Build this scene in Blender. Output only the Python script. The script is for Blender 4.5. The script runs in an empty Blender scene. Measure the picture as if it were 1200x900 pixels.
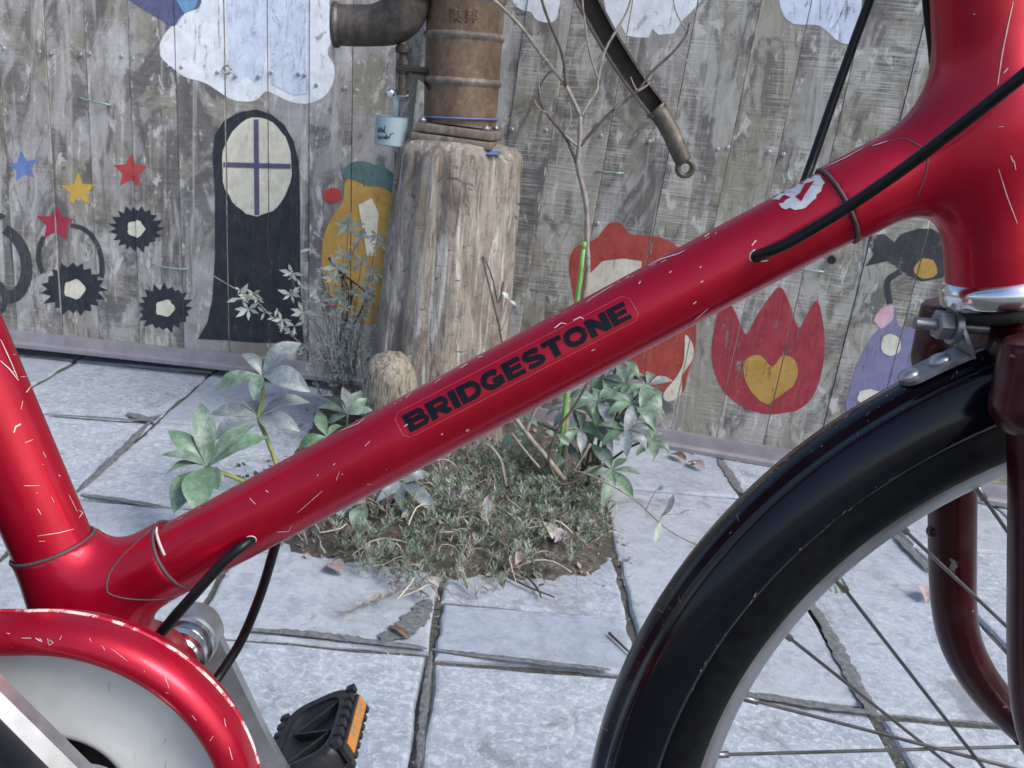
import bpy, bmesh, math, random
import numpy as np
from mathutils import Vector, Matrix, noise as mnoise
from mathutils.bvhtree import BVHTree
from mathutils.geometry import tessellate_polygon

random.seed(7)
S = bpy.context.scene
COL = S.collection

# ------------------------------------------------------------------ camera
H = 0.68                      # eye height above the paving
FPX = 1150.0                  # focal length in pixels of a 1200 x 900 frame
_Y = Vector((0, -318, FPX)).normalized()
_n = Vector((1, .095, 0)).cross(_Y).normalized()
if _n.y > 0: _n = -_n
_X = _Y.cross(_n)
CX = Vector((_X.x, _Y.x, _n.x)); CD = Vector((_X.y, _Y.y, _n.y)); CF = Vector((_X.z, _Y.z, _n.z))
EYE = Vector((0, 0, H))
cam = bpy.data.cameras.new('camera'); co = bpy.data.objects.new('camera', cam); COL.objects.link(co)
mw = Matrix.Identity(4)
for i in range(3):
    mw[i][0] = CX[i]; mw[i][1] = -CD[i]; mw[i][2] = -CF[i]; mw[i][3] = EYE[i]
co.matrix_world = mw
cam.sensor_width = 36; cam.lens = FPX / 1200 * 36
cam.clip_start = .02; cam.clip_end = 400
cam.dof.use_dof = True; cam.dof.focus_distance = .56; cam.dof.aperture_fstop = 44
S.camera = co

# ------------------------------------------------------------------ light
SUN_EL, SUN_AZ = math.radians(46), math.radians(122)     # azimuth: clockwise from +Y; from behind and right of the camera
w = bpy.data.worlds.new('World'); S.world = w; w.use_nodes = True
wn = w.node_tree
sky = wn.nodes.new('ShaderNodeTexSky'); sky.sky_type = 'NISHITA'; sky.sun_disc = False
sky.sun_elevation = SUN_EL; sky.sun_rotation = SUN_AZ
sky.air_density = 1.0; sky.dust_density = 3.0; sky.ozone_density = 1.0
bg = wn.nodes['Background']; bg.inputs[1].default_value = .12
wn.links.new(sky.outputs[0], bg.inputs[0])
sl = bpy.data.lights.new('sun', 'SUN'); sl.energy = 1.35; sl.angle = math.radians(28); sl.color = (1, .985, .955)
so = bpy.data.objects.new('sun', sl); COL.objects.link(so)
sd = Vector((math.sin(SUN_AZ) * math.cos(SUN_EL), math.cos(SUN_AZ) * math.cos(SUN_EL), math.sin(SUN_EL)))
so.rotation_euler = sd.to_track_quat('Z', 'Y').to_euler(); so.location = sd * 20
S.view_settings.view_transform = 'Standard'; S.view_settings.look = 'None'
S.view_settings.exposure = .88; S.view_settings.gamma = 1
S.render.engine = 'CYCLES'

# ------------------------------------------------------------------ helpers
def ray(x, y):
    return (CX * (x - 600) + CD * (y - 450) + CF * FPX)
def pY(x, y, Y):                     # where a line of sight meets the plane Y
    r = ray(x, y); return EYE + r * (Y / r.y)
def pZ(x, y, z=0):                   # ... and a level z
    r = ray(x, y); return EYE + r * ((z - H) / r.z)

ORG = {}
def link(o, origin=None, parent=None):
    COL.objects.link(o)
    po = ORG[parent.name] if parent else Vector((0, 0, 0))
    og = Vector(origin) if origin is not None else po.copy()
    if parent: o.parent = parent
    o.location = og - po
    ORG[o.name] = og
    return o
def empty(name, label, cat, loc, group=None, kind=None):
    o = bpy.data.objects.new(name, None); o.empty_display_size = .05
    link(o, loc); tag(o, label, cat, group, kind); return o
def tag(o, label=None, cat=None, group=None, kind=None):
    if label: o['label'] = label
    if cat: o['category'] = cat
    if group: o['group'] = group
    if kind: o['kind'] = kind
    return o
def obj(name, V, F, mat, parent=None, origin=None, smooth=True, mats=None, fm=None, angle=None):
    og = Vector(origin) if origin is not None else (ORG[parent.name].copy() if parent else Vector((0, 0, 0)))
    me = bpy.data.meshes.new(name)
    me.from_pydata([tuple(Vector(v) - og) for v in V], [], [tuple(f) for f in F])
    for m in (mats or [mat]): me.materials.append(m)
    if fm: me.polygons.foreach_set('material_index', fm)
    if smooth: me.polygons.foreach_set('use_smooth', [True] * len(me.polygons))
    me.update()
    bm = bmesh.new(); bm.from_mesh(me); bmesh.ops.recalc_face_normals(bm, faces=bm.faces); bm.to_mesh(me); bm.free()
    if smooth and angle: me.set_sharp_from_angle(angle=math.radians(angle))
    o = bpy.data.objects.new(name, me)
    return link(o, og, parent)
class MB:
    def __init__(s): s.V = []; s.F = []; s.M = []
    def add(s, V, F, m=0):
        b = len(s.V); s.V += [Vector(v) for v in V]; s.F += [[i + b for i in f] for f in F]; s.M += [m] * len(F); return s
    def grid(s, P, cu=False, cv=False, m=0, cap0=False, cap1=False):
        n = len(P); k = len(P[0]); V = [p for r in P for p in r]; F = []
        for i in range(n if cu else n - 1):
            for j in range(k if cv else k - 1):
                a, b = i, (i + 1) % n; c, d = j, (j + 1) % k
                F.append((a * k + c, a * k + d, b * k + d, b * k + c))
        if cap0: F.append(list(range(k))[::-1])
        if cap1: F.append([(n - 1) * k + j for j in range(k)])
        return s.add(V, F, m)
    def tube(s, pts, rad, seg=10, caps=True, m=0, flat=None):
        pts = [Vector(p) for p in pts]
        n = len(pts); R = rad if isinstance(rad, (list, tuple)) else [rad] * n
        t0 = (pts[1] - pts[0]).normalized()
        ref = Vector((0, 0, 1)) if abs(t0.z) < .9 else Vector((0, 1, 0))
        a = ref.cross(t0).normalized(); rows = []
        for i, p in enumerate(pts):
            t = (pts[min(i + 1, n - 1)] - pts[max(i - 1, 0)]).normalized()
            a = (a - t * a.dot(t)).normalized(); b = t.cross(a)
            rows.append([p + (a * math.cos(q) + b * math.sin(q)) * R[i] for q in [2 * math.pi * k / seg for k in range(seg)]])
        return s.grid(rows, cv=True, m=m, cap0=caps, cap1=caps)
    def lathe(s, prof, base, axis, seg=32, m=0, cap=True):
        base = Vector(base); ax = Vector(axis).normalized()
        ref = Vector((0, 0, 1)) if abs(ax.z) < .9 else Vector((1, 0, 0))
        a = ref.cross(ax).normalized(); b = ax.cross(a)
        rows = [[base + ax * h + (a * math.cos(q) + b * math.sin(q)) * max(r, 1e-5) for q in [2 * math.pi * k / seg for k in range(seg)]] for r, h in prof]
        return s.grid(rows, cv=True, m=m, cap0=cap, cap1=cap)
    def box(s, c, ax, ay, az, m=0, bev=0):     # half-extent vectors
        c = Vector(c)
        if bev <= 0:
            V = [c + ax * i + ay * j + az * k for i in (-1, 1) for j in (-1, 1) for k in (-1, 1)]
            return s.add(V, [(0, 1, 3, 2), (4, 6, 7, 5), (0, 4, 5, 1), (2, 3, 7, 6), (0, 2, 6, 4), (1, 5, 7, 3)], m)
        lx, ly, lz = ax.length, ay.length, az.length
        bm = bmesh.new(); bmesh.ops.create_cube(bm, size=2)
        for v in bm.verts: v.co = Vector((v.co.x * lx, v.co.y * ly, v.co.z * lz))
        bmesh.ops.bevel(bm, geom=bm.edges[:], offset=bev, segments=2, affect='EDGES', profile=.5)
        X, Y, Z = ax.normalized(), ay.normalized(), az.normalized()
        bm.verts.index_update()
        V = [c + X * v.co.x + Y * v.co.y + Z * v.co.z for v in bm.verts]; F = [[v.index for v in f.verts] for f in bm.faces]
        bm.free(); return s.add(V, F, m)
    def obj(s, name, mat, parent=None, origin=None, smooth=True, mats=None, angle=None):
        return obj(name, s.V, s.F, mat, parent, origin, smooth, mats, s.M if mats else None, angle)
def smoothline(pts, sub=6):
    P = [Vector(p) for p in pts]; out = []
    for i in range(len(P) - 1):
        p0, p1, p2, p3 = P[max(i - 1, 0)], P[i], P[i + 1], P[min(i + 2, len(P) - 1)]
        for k in range(sub):
            t = k / sub
            out.append(.5 * ((2 * p1) + (p2 - p0) * t + (2 * p0 - 5 * p1 + 4 * p2 - p3) * t * t + (-p0 + 3 * p1 - 3 * p2 + p3) * t ** 3))
    out.append(P[-1]); return out

def snets(fn, lo, hi, h):             # surface nets: a closed skin round a distance field
    ax = [np.arange(lo[i], hi[i] + h, h) for i in range(3)]
    G = np.stack(np.meshgrid(*ax, indexing='ij'), -1); F = fn(G); ins = F < 0
    n = np.array(F.shape) - 1
    sl = lambda d, A: A[d[0]:d[0] + n[0], d[1]:d[1] + n[1], d[2]:d[2] + n[2]]
    offs = [(i, j, k) for i in (0, 1) for j in (0, 1) for k in (0, 1)]
    cnt = sum(sl(o, ins).astype(int) for o in offs); act = (cnt > 0) & (cnt < 8)
    pos = np.zeros(act.shape + (3,)); num = np.zeros(act.shape)
    for o in offs:
        for d in range(3):
            if o[d] == 0:
                e = list(o); e[d] = 1
                a, b = sl(o, F), sl(tuple(e), F); m = (a < 0) != (b < 0)
                t = np.where(m, a / np.where(m, a - b, 1), 0)
                p = np.zeros(act.shape + (3,)); p[:] = o; p[..., d] += t
                pos += p * m[..., None]; num += m
    idx = -np.ones(act.shape, int); idx[act] = np.arange(act.sum())
    I = np.argwhere(act); V = (I + pos[act] / num[act][:, None]) * h + np.array(lo)
    Q = []
    for d in range(3):
        u, v = (d + 1) % 3, (d + 2) % 3
        N = F.shape
        s0 = [slice(1, N[q] - 1) for q in range(3)]; s0[d] = slice(0, N[d] - 1)
        s1 = list(s0); s1[d] = slice(1, N[d])
        a, b = ins[tuple(s0)], ins[tuple(s1)]
        E = np.argwhere(a != b)
        E = E + np.array([0 if q == d else 1 for q in range(3)])
        fl = None
        def cell(du, dv):
            C = E.copy(); C[:, u] += du; C[:, v] += dv
            return idx[C[:, 0], C[:, 1], C[:, 2]]
        q = np.stack([cell(-1, -1), cell(0, -1), cell(0, 0), cell(-1, 0)], 1)
        Q.append(q[(q >= 0).all(1)])
    return V, np.concatenate(Q)
def capsule(G, a, b, ra, rb=None):
    rb = ra if rb is None else rb
    a = np.array(a); b = np.array(b); d = b - a
    t = np.clip(((G - a) @ d) / (d @ d), 0, 1)
    return np.linalg.norm(G - a - t[..., None] * d, axis=-1) - (ra + (rb - ra) * t)
def smin(a, b, k):
    h = np.clip(.5 + .5 * (b - a) / k, 0, 1)
    return b * (1 - h) + a * h - k * h * (1 - h)

# ------------------------------------------------------------------ materials
class NT:
    def __init__(s, name):
        s.m = bpy.data.materials.new(name); s.m.use_nodes = True; s.t = s.m.node_tree
        s.b = s.t.nodes['Principled BSDF']; s.out = s.t.nodes['Material Output']
    def n(s, typ, props=None, **inp):
        x = s.t.nodes.new('ShaderNode' + typ)
        for k, v in (props or {}).items(): setattr(x, k, v)
        for k, v in inp.items():
            key = int(k[1:]) if k[0] == '_' and k[1:].isdigit() else k
            s.put(x.inputs[key], v)
        return x
    def put(s, sock, v):
        if hasattr(v, 'is_output'): s.t.links.new(v, sock)
        elif hasattr(v, 'outputs'): s.t.links.new(v.outputs[0], sock)
        else: sock.default_value = (tuple(v) + (1,) if isinstance(v, tuple) and len(v) == 3 and sock.type == 'RGBA' else v)
    def set(s, **kw):
        for k, v in kw.items(): s.put(s.b.inputs[k.replace('_', ' ')], v)
    def coord(s, scale=(1, 1, 1), rnd=True, which='Object'):
        tc = s.n('TexCoord').outputs[which]
        mp = s.n('Mapping', None, Vector=tc, Scale=scale)
        if not rnd: return mp.outputs[0]
        oi = s.n('ObjectInfo').outputs['Random']
        mu = s.n('Math', {'operation': 'MULTIPLY'}, _0=oi, _1=37.0)
        return s.n('VectorMath', {'operation': 'ADD'}, _0=mp.outputs[0], _1=s.n('CombineXYZ', None, X=mu, Y=mu, Z=mu).outputs[0]).outputs[0]
    def noise(s, vec, scale, detail=4, rough=.55, dist=0):
        return s.n('TexNoise', None, Vector=vec, Scale=scale, Detail=detail, Roughness=rough, Distortion=dist).outputs[0]
    def ramp(s, fac, stops):
        r = s.n('ValToRGB', None, Fac=fac); e = r.color_ramp.elements
        while len(e) > 1: e.remove(e[-1])
        for i, (p, c) in enumerate(stops):
            q = e[0] if i == 0 else e.new(p)
            q.position = p; q.color = (c, c, c, 1) if isinstance(c, (int, float)) else tuple(c) + (1,)
        return r.outputs[0]
    def mix(s, f, a, b, blend='MIX'):
        x = s.n('Mix', {'data_type': 'RGBA', 'blend_type': blend})
        s.put(x.inputs[0], f); s.put(x.inputs[6], a); s.put(x.inputs[7], b); return x.outputs[2]
    def math(s, op, a, b=0.0):
        return s.n('Math', {'operation': op}, _0=a, _1=b).outputs[0]
    def bump(s, h, strength=.3, dist=.002):
        s.t.links.new(s.n('Bump', None, Height=h, Strength=strength, Distance=dist).outputs[0], s.b.inputs['Normal'])
    def rand(s): return s.n('ObjectInfo').outputs['Random']

def red_paint(name, base, dark, rough=.3, metal=.35, grime=.5, big_chips=False):
    t = NT(name); c = t.coord((1, 1, 1), False, 'Object')
    big = t.noise(c, 14, 3); fine = t.noise(c, 900, 2)
    col = t.mix(t.ramp(big, [(.35, 0.), (.7, 1.)]), base, dark)
    spk = t.noise(c, 160, 2, .5); chip = t.ramp(spk, [(.83, 0.), (.845, .7)])
    scr = t.noise(t.coord((30, 260, 180), False), 3, 2, .5, .6); scm = t.ramp(scr, [(.775, 0.), (.79, .35)])
    haz = t.noise(c, 45, 5, .65)
    col = t.mix(t.math('MULTIPLY', t.ramp(haz, [(.5, 0.), (.85, .25)]), grime), col, (.42, .30, .32))
    col = t.mix(chip, col, (.62, .55, .54))
    if big_chips: col = t.mix(t.ramp(t.noise(c, 52, 3, .5), [(.69, 0.), (.70, 1.)]), col, (.24, .20, .22))
    t.set(Base_Color=col, Metallic=metal, Roughness=t.ramp(haz, [(.3, rough - .06), (.8, rough + .14)]), Coat_Weight=.22, Coat_Roughness=.10)
    t.bump(fine, .04, .0005); return t.m
def plain(name, col, rough=.5, metal=0., var=.25, scale=60, bump=.1, spec=.5, coat=0.):
    t = NT(name); c = t.coord((1, 1, 1)); nz = t.noise(c, scale, 5, .6)
    d = tuple(x * (1 - var) for x in col); l = tuple(min(1, x * (1 + var)) for x in col)
    t.set(Base_Color=t.mix(t.ramp(nz, [(.3, 0.), (.7, 1.)]), d, l), Roughness=t.ramp(nz, [(.3, max(.03, rough - .08)), (.7, rough + .08)]), Metallic=metal, Coat_Weight=coat)
    t.b.inputs['Specular IOR Level'].default_value = spec
    if bump: t.bump(nz, bump, .001)
    return t.m
M = {}
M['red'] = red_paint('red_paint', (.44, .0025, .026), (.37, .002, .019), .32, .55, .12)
M['wine_shaded'] = red_paint('wine_red_with_shade', (.050, .0022, .007), (.034, .0018, .005), .3, .35, .25, True)  # fork's wine red, deepened further with its shade mixed into the colour
def edge_mat():
    t = NT('worn_painted_edge'); n = t.noise(t.coord((1, 1, 1), False), 60, 6, .75)
    t.set(Base_Color=t.mix(t.ramp(n, [(.47, 0.), (.53, 1.)]), (.40, .003, .026), (.62, .55, .53)), Roughness=.45); return t.m
M['edge'] = edge_mat()
M['lug_line'] = plain('grimy_seam', (.07, .045, .05), .6)
M['chip'] = plain('bare_chip', (.55, .46, .45), .5)
M['chip_metal'] = plain('bare_aluminium', (.55, .57, .6), .42, .5)
M['alloy'] = plain('brushed_alloy', (.46, .47, .49), .38, .85, .12, 90, .05)
M['alloy_rim'] = plain('rim_alloy', (.42, .43, .46), .34, .85, .15, 40, .05)
M['disc'] = plain('dull_silver_paint', (.50, .53, .545), .34, .12, .07, 25, .05)
def disc_mat():
    t = NT('dull_silver_paint'); c = t.coord((1, 1, 1), False); n = t.noise(c, 22, 6, .7, .6); s = t.noise(t.coord((150, 40, 60), False), 1.4, 4, .6, 2.5); h = t.noise(t.coord((35, 30, 9), False), 3., 5, .7, 2.)
    col = t.mix(t.ramp(n, [(.35, 0.), (.65, 1.)]), (.50, .535, .55), (.60, .63, .635)); col = t.mix(t.ramp(h, [(.66, 0.), (.70, .45)]), col, (.22, .23, .24)); col = t.mix(t.ramp(s, [(.70, 0.), (.73, .5)]), col, (.75, .76, .76))
    t.set(Base_Color=col, Roughness=t.ramp(n, [(.3, .3), (.7, .48)]), Metallic=.1); return t.m
M['disc'] = disc_mat()
M['chrome'] = plain('chrome', (.75, .76, .79), .16, 1., .1, 60, .02)
M['steel'] = plain('worn_steel', (.30, .31, .33), .42, .7, .3, 150, .15)
M['rubber'] = plain('tyre_rubber', (.0065, .007, .0085), .55, 0, .3, 120, .2, .12)
M['cable'] = plain('cable_housing', (.005, .0055, .007), .36, 0, .2, 100, .03, .3)
M['plastic'] = plain('black_plastic', (.022, .023, .027), .45, 0, .4, 120, .15)
M['inset'] = plain('dark_crank_inset', (.03, .032, .04), .4, .3, .3, 60, .05)
M['letter'] = plain('black_print', (.004, .004, .008), .4, 0, .2, 200, 0, .25)
M['film'] = plain('sticker_edge', (.40, .07, .10), .3, 0, .2, 200, 0)
M['spoke'] = plain('spoke_steel', (.25, .25, .26), .38, .85, .2, 100, 0)
M['backing_shade'] = plain('painted_shade_backing', (.03, .028, .026), .9)  # near-black base colour puts the shade behind the fence gaps
def fender_mat():
    t = NT('black_fender_enamel'); c = t.coord((1, 1, 1), False)
    hz = t.noise(c, 22, 5, .65); sp = t.noise(c, 210, 3, .6)
    sc = t.noise(t.coord((200, 60, 40), False), 3, 2, .5, 1.2)
    col = t.mix(t.ramp(hz, [(.45, 0.), (.75, .3)]), (.0035, .0042, .008), (.013, .014, .018))
    col = t.mix(t.math('MAXIMUM', t.ramp(sp, [(.755, 0.), (.78, .5)]), t.ramp(sc, [(.77, 0.), (.785, .3)])), col, (.45, .45, .45))
    t.set(Base_Color=col, Roughness=t.ramp(hz, [(.3, .12), (.75, .30)]), Coat_Weight=.15, Coat_Roughness=.05); t.b.inputs['Specular IOR Level'].default_value = .32; return t.m
M['fender'] = fender_mat()
def amber():
    t = NT('amber_reflector'); c = t.coord((1, 1, 1), False)
    wv = t.n('TexVoronoi', None, Vector=c, Scale=420.).outputs[0]
    d = t.ramp(t.noise(c, 70, 4), [(.45, 0.), (.62, 1.)])
    t.set(Base_Color=t.mix(d, (.75, .28, .02), (.42, .27, .12)), Roughness=.3); t.bump(wv, .4, .001); return t.m
M['amber'] = amber()

def wood_board(name, sawk, tints):
    t = NT(name); oc = t.coord((1, 1, 1)); r = t.rand()
    grain = t.noise(t.coord((48, 48, 2.2)), 1.0, 5, .6, .7)
    streak = t.noise(t.coord((22, 22, 1.5)), 1.0, 6, .68, 1.0)
    saw = t.noise(t.coord((9, 9, 380)), 1.0, 3, .65, .15)
    sawmask = t.noise(t.coord((11, 11, 8)), 1.0, 3, .6)
    blotch = t.noise(t.coord((10, 10, 4.5)), 1.0, 7, .7, .9); stain = t.noise(t.coord((13, 13, 5)), 1.0, 6, .66, 1.4); moss = t.noise(oc, 5.5, 6, .66, .6); scuff = t.noise(t.coord((30, 30, 13)), 1.0, 7, .74, .5)
    tint = t.ramp(r, tints)
    col = t.mix(t.ramp(blotch, [(.38, 0.), (.5, .5), (.6, 1.)]), t.mix(.45, tint, (.16, .15, .135)), t.mix(.3, tint, (.48, .475, .465)))
    col = t.mix(t.ramp(moss, [(.50, 0.), (.57, .65)]), col, (.215, .20, .145))
    big = t.noise(t.coord((5, 5, 3.2)), 1.0, 6, .7, 1.2)
    col = t.mix(t.ramp(big, [(.53, 0.), (.59, .8)]), col, (.10, .097, .098))
    col = t.mix(t.ramp(big, [(.36, .6), (.44, 0.)]), col, (.50, .50, .51))
    col = t.mix(t.ramp(stain, [(.54, 0.), (.61, .75)]), col, (.11, .104, .098))
    col = t.mix(t.ramp(streak, [(.55, 0.), (.65, .6)]), col, (.53, .525, .51))
    col = t.mix(t.ramp(grain, [(.30, .45), (.42, 0.)]), col, (.11, .103, .095))
    sm = t.math('MULTIPLY', t.ramp(saw, [(.47, 0.), (.63, sawk)]), t.ramp(sawmask, [(.44, .06), (.6, 1.)]))
    col = t.mix(sm, col, (.60, .60, .585))
    sd = t.math('MULTIPLY', t.ramp(saw, [(.33, sawk), (.45, 0.)]), t.ramp(sawmask, [(.42, .06), (.6, .8)]))
    col = t.mix(sd, col, (.14, .135, .13))
    col = t.mix(t.ramp(scuff, [(.57, 0.), (.62, .8)]), col, (.55, .545, .53))
    col = t.mix(t.ramp(scuff, [(.36, .6), (.42, 0.)]), col, (.14, .135, .125))
    t.set(Base_Color=col, Roughness=.85)
    t.b.inputs['Specular IOR Level'].default_value = .25
    t.bump(t.math('ADD', t.math('MULTIPLY', scuff, .5), t.math('ADD', t.math('MULTIPLY', saw, .5 * sawk), grain)), .5, .002); return t.m
M['board'] = wood_board('weathered_boards', .16, [(0., (.25, .23, .185)), (.2, (.31, .30, .275)), (.4, (.38, .38, .42)), (.55, (.30, .29, .26)), (.75, (.24, .225, .18)), (.9, (.40, .395, .385)), (1., (.27, .265, .26))])
M['board_sawn'] = wood_board('rough_sawn_boards', .55, [(0., (.30, .28, .22)), (.2, (.35, .345, .32)), (.4, (.37, .37, .375)), (.6, (.31, .30, .27)), (.8, (.36, .355, .31)), (1., (.28, .275, .265))])
def log_mat():
    t = NT('weathered_log'); oc = t.coord((1, 1, 1), False)
    g = t.noise(t.coord((1, 1, .16), False), 42, 8, .7, 2.2); g2 = t.noise(t.coord((1, 1, .05), False), 150, 4, .6, .6)
    bl = t.noise(t.coord((1, 1, .45), False), 10, 6, .65, 1.3); pale = t.noise(t.coord((1, 1, .10), False), 30, 6, .66, 1.2); dent = t.noise(t.coord((1, 1, 1.9), False), 12, 6, .66, 2.6); warm = t.noise(t.coord((1, 1, .5), False), 15, 4, .6)
    col = t.ramp(bl, [(.34, (.14, .12, .105)), (.45, (.24, .21, .18)), (.55, (.35, .32, .275)), (.66, (.27, .225, .18))])
    col = t.mix(t.ramp(warm, [(.55, 0.), (.68, .6)]), col, (.30, .19, .12))
    col = t.mix(t.ramp(g, [(.38, .8), (.46, 0.)]), col, (.085, .075, .068))
    col = t.mix(t.ramp(pale, [(.54, 0.), (.62, .8)]), col, (.60, .59, .57))
    col = t.mix(t.ramp(dent, [(.35, .9), (.40, 0.)]), col, (.09, .082, .078))
    col = t.mix(t.ramp(g2, [(.3, .6), (.45, 0.)]), col, (.11, .10, .09))
    t.set(Base_Color=col, Roughness=.85); t.bump(t.math('ADD', t.math('ADD', g, t.math('MULTIPLY', dent, .5)), t.math('MULTIPLY', g2, .4)), .9, .007); return t.m
def knot_mat():
    t = NT('knot_wood'); g = t.noise(t.coord((1, 1, .22), False), 55, 7, .7, 2.5); h = t.noise(t.coord((1, 1, .5), False), 24, 5, .65, 3.5)
    col = t.ramp(h, [(.34, (.13, .115, .09)), (.48, (.27, .24, .19)), (.62, (.38, .345, .28))])
    col = t.mix(t.ramp(g, [(.38, .9), (.46, 0.)]), col, (.075, .062, .045)); col = t.mix(t.ramp(g, [(.57, 0.), (.64, .6)]), col, (.52, .49, .42))
    t.set(Base_Color=col, Roughness=.85); t.bump(t.math('ADD', g, h), .9, .005); return t.m
M['knot'] = knot_mat()
M['log'] = log_mat()
def slab_mat():
    t = NT('bluish_granite_paving'); oc = t.coord((1, 1, 1)); wc = t.coord((1, 1, 1), False); r = t.rand()
    big = t.noise(oc, 6, 5, .65, .6); mid = t.noise(oc, 30, 6, .72, .4); sp = t.noise(oc, 105, 5, .74, .5); st = t.noise(oc, 8, 7, .72, .8)
    r2 = t.math('FRACT', t.math('MULTIPLY', r, 7.31))
    col = t.mix(t.ramp(big, [(.3, 0.), (.7, 1.)]), (.275, .32, .395), (.375, .425, .50))
    col = t.mix(t.math('MULTIPLY', r, .8), col, (.39, .43, .48))
    col = t.mix(t.ramp(mid, [(.40, .6), (.55, 0.)]), col, (.225, .255, .31))
    amt = t.math('ADD', t.math('MULTIPLY', r2, .42), .10)
    col = t.mix(t.math('MULTIPLY', t.ramp(sp, [(.5, 0.), (.60, 1.)]), amt), col, (.63, .68, .73))
    col = t.mix(t.math('MULTIPLY', t.ramp(sp, [(.33, .9), (.42, 0.)]), amt), col, (.15, .16, .185))
    col = t.mix(t.ramp(st, [(.57, 0.), (.64, .6)]), col, (.15, .165, .175))
    col = t.mix(t.ramp(t.noise(wc, 3.1, 6, .7), [(.58, 0.), (.68, .45)]), col, (.22, .22, .20))
    t.set(Base_Color=col, Roughness=.68); t.bump(t.math('ADD', sp, t.math('MULTIPLY', mid, .9)), .5, .003); return t.m
M['slab'] = slab_mat()
def soil_mat(name, a, b, c3, sc=60):
    t = NT(name); oc = t.coord((1, 1, 1), False); n1 = t.noise(oc, sc, 8, .75); n2 = t.noise(oc, 9, 4, .6)
    col = t.ramp(n1, [(.35, a), (.52, b), (.68, c3)])
    col = t.mix(t.ramp(n2, [(.4, 0.), (.65, .5)]), col, (.06, .065, .04))
    t.set(Base_Color=col, Roughness=.95); t.bump(n1, .9, .006); return t.m
M['joint'] = soil_mat('gritty_joint', (.04, .041, .04), (.10, .103, .10), (.24, .245, .24), 150)
M['grit'] = plain('damp_grey_grit', (.125, .135, .145), .9, 0, .5, 150, .5)
M['soil'] = soil_mat('garden_soil', (.035, .031, .029), (.095, .085, .078), (.23, .205, .19), 90)
M['ground'] = soil_mat('bare_ground', (.12, .12, .12), (.17, .17, .165), (.22, .22, .21), 12)
M['rail'] = plain('purplish_steel_rail', (.26, .245, .275), .5, .25, .18, 30, .12)
M['screw'] = plain('screw_zinc', (.45, .45, .46), .4, .8)
M['staple'] = plain('green_staple_wire', (.25, .36, .33), .45, .3)
M['dark'] = plain('black_iron', (.022, .020, .019), .55, .3, .5, 60, .3)
def rust(name, a, b, c3, rough=.6, metal=.25):
    t = NT(name); oc = t.coord((1, 1, .75), False); n1 = t.noise(oc, 20, 7, .7, .6); n2 = t.noise(oc, 120, 5, .7)
    col = t.mix(t.ramp(n2, [(.4, .4), (.6, 0.)]), t.ramp(n1, [(.35, a), (.5, b), (.66, c3)]), tuple(x * .5 for x in a))
    t.set(Base_Color=col, Roughness=rough, Metallic=metal); t.bump(n2, .25, .002); return t.m
M['pump'] = rust('rusty_brown_casting', (.115, .078, .054), (.185, .122, .080), (.25, .185, .125))
M['spout'] = rust('dark_rusted_iron', (.05, .042, .038), (.09, .078, .070), (.155, .145, .140), .5, .4)
M['spout_in'] = plain('pipe_inside', (.03, .025, .022), .8)
M['handle'] = rust('worn_bronze_iron', (.07, .06, .048), (.125, .11, .09), (.21, .19, .17), .5, .4)
M['channel'] = rust('brown_black_channel', (.018, .013, .012), (.035, .024, .02), (.07, .05, .04), .6, .2)
M['plate'] = rust('pump_base_iron', (.13, .10, .08), (.21, .18, .15), (.35, .33, .31), .6, .2)
M['blue'] = plain('blue_packing_sheet', (.11, .15, .36), .5, 0, .3, 40)
M['cup'] = plain('pale_blue_enamel', (.27, .37, .42), .4, 0, .12, 30, .03)
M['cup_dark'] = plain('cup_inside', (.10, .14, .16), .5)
M['ink'] = plain('black_ink', (.02, .025, .03), .5)
def leaf_mat(name, a, b, dust, tr=.0):
    t = NT(name); oc = t.coord((1, 1, 1)); n1 = t.noise(oc, 55, 6, .7); n2 = t.noise(oc, 16, 3)
    col = t.mix(t.ramp(n2, [(.35, 0.), (.65, 1.)]), a, b); col = t.mix(t.ramp(n1, [(.45, 0.), (.68, .7)]), col, dust)
    vn = t.noise(t.coord((260, 260, 40)), 1.0, 3, .6, 1.5); col = t.mix(t.ramp(vn, [(.56, 0.), (.66, .5)]), col, dust); col = t.mix(t.ramp(vn, [(.34, .5), (.44, 0.)]), col, tuple(x * .55 for x in a))
    t.set(Base_Color=col, Roughness=.42); t.b.inputs['Specular IOR Level'].default_value = .45
    t.bump(n1, .35, .001); return t.m
M['leaf'] = leaf_mat('hellebore_leaf', (.075, .135, .085), (.11, .18, .125), (.27, .33, .32))
M['leaf_green'] = leaf_mat('hellebore_fresh_leaf', (.085, .16, .085), (.12, .21, .125), (.26, .35, .30))
M['leaf_grey'] = leaf_mat('hellebore_grey_leaf', (.12, .15, .16), (.16, .19, .20), (.30, .34, .36))
M['stem'] = plain('green_yellow_stem', (.20, .235, .075), .5)
M['stem_dark'] = plain('dark_stem', (.06, .08, .04), .6)
M['twig'] = plain('grey_twig', (.25, .22, .19), .75, 0, .4, 90, .3)
M['twig_dark'] = plain('brown_twig', (.085, .065, .055), .8, 0, .4, 90, .3)
M['small_leaf'] = leaf_mat('pale_small_leaf', (.33, .40, .33), (.42, .48, .42), (.58, .62, .58))
M['stake'] = plain('bright_green_stake', (.15, .34, .08), .4, 0, .25, 40, .1)
M['phlox'] = leaf_mat('phlox_green', (.15, .215, .13), (.21, .28, .185), (.33, .39, .32))
M['phlox2'] = leaf_mat('phlox_greygreen', (.24, .285, .235), (.32, .36, .31), (.44, .47, .43))
M['straw'] = plain('dry_straw', (.40, .36, .30), .85, 0, .45, 30)
M['straw2'] = plain('grey_dead_stem', (.22, .195, .17), .85, 0, .5, 30)
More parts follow.
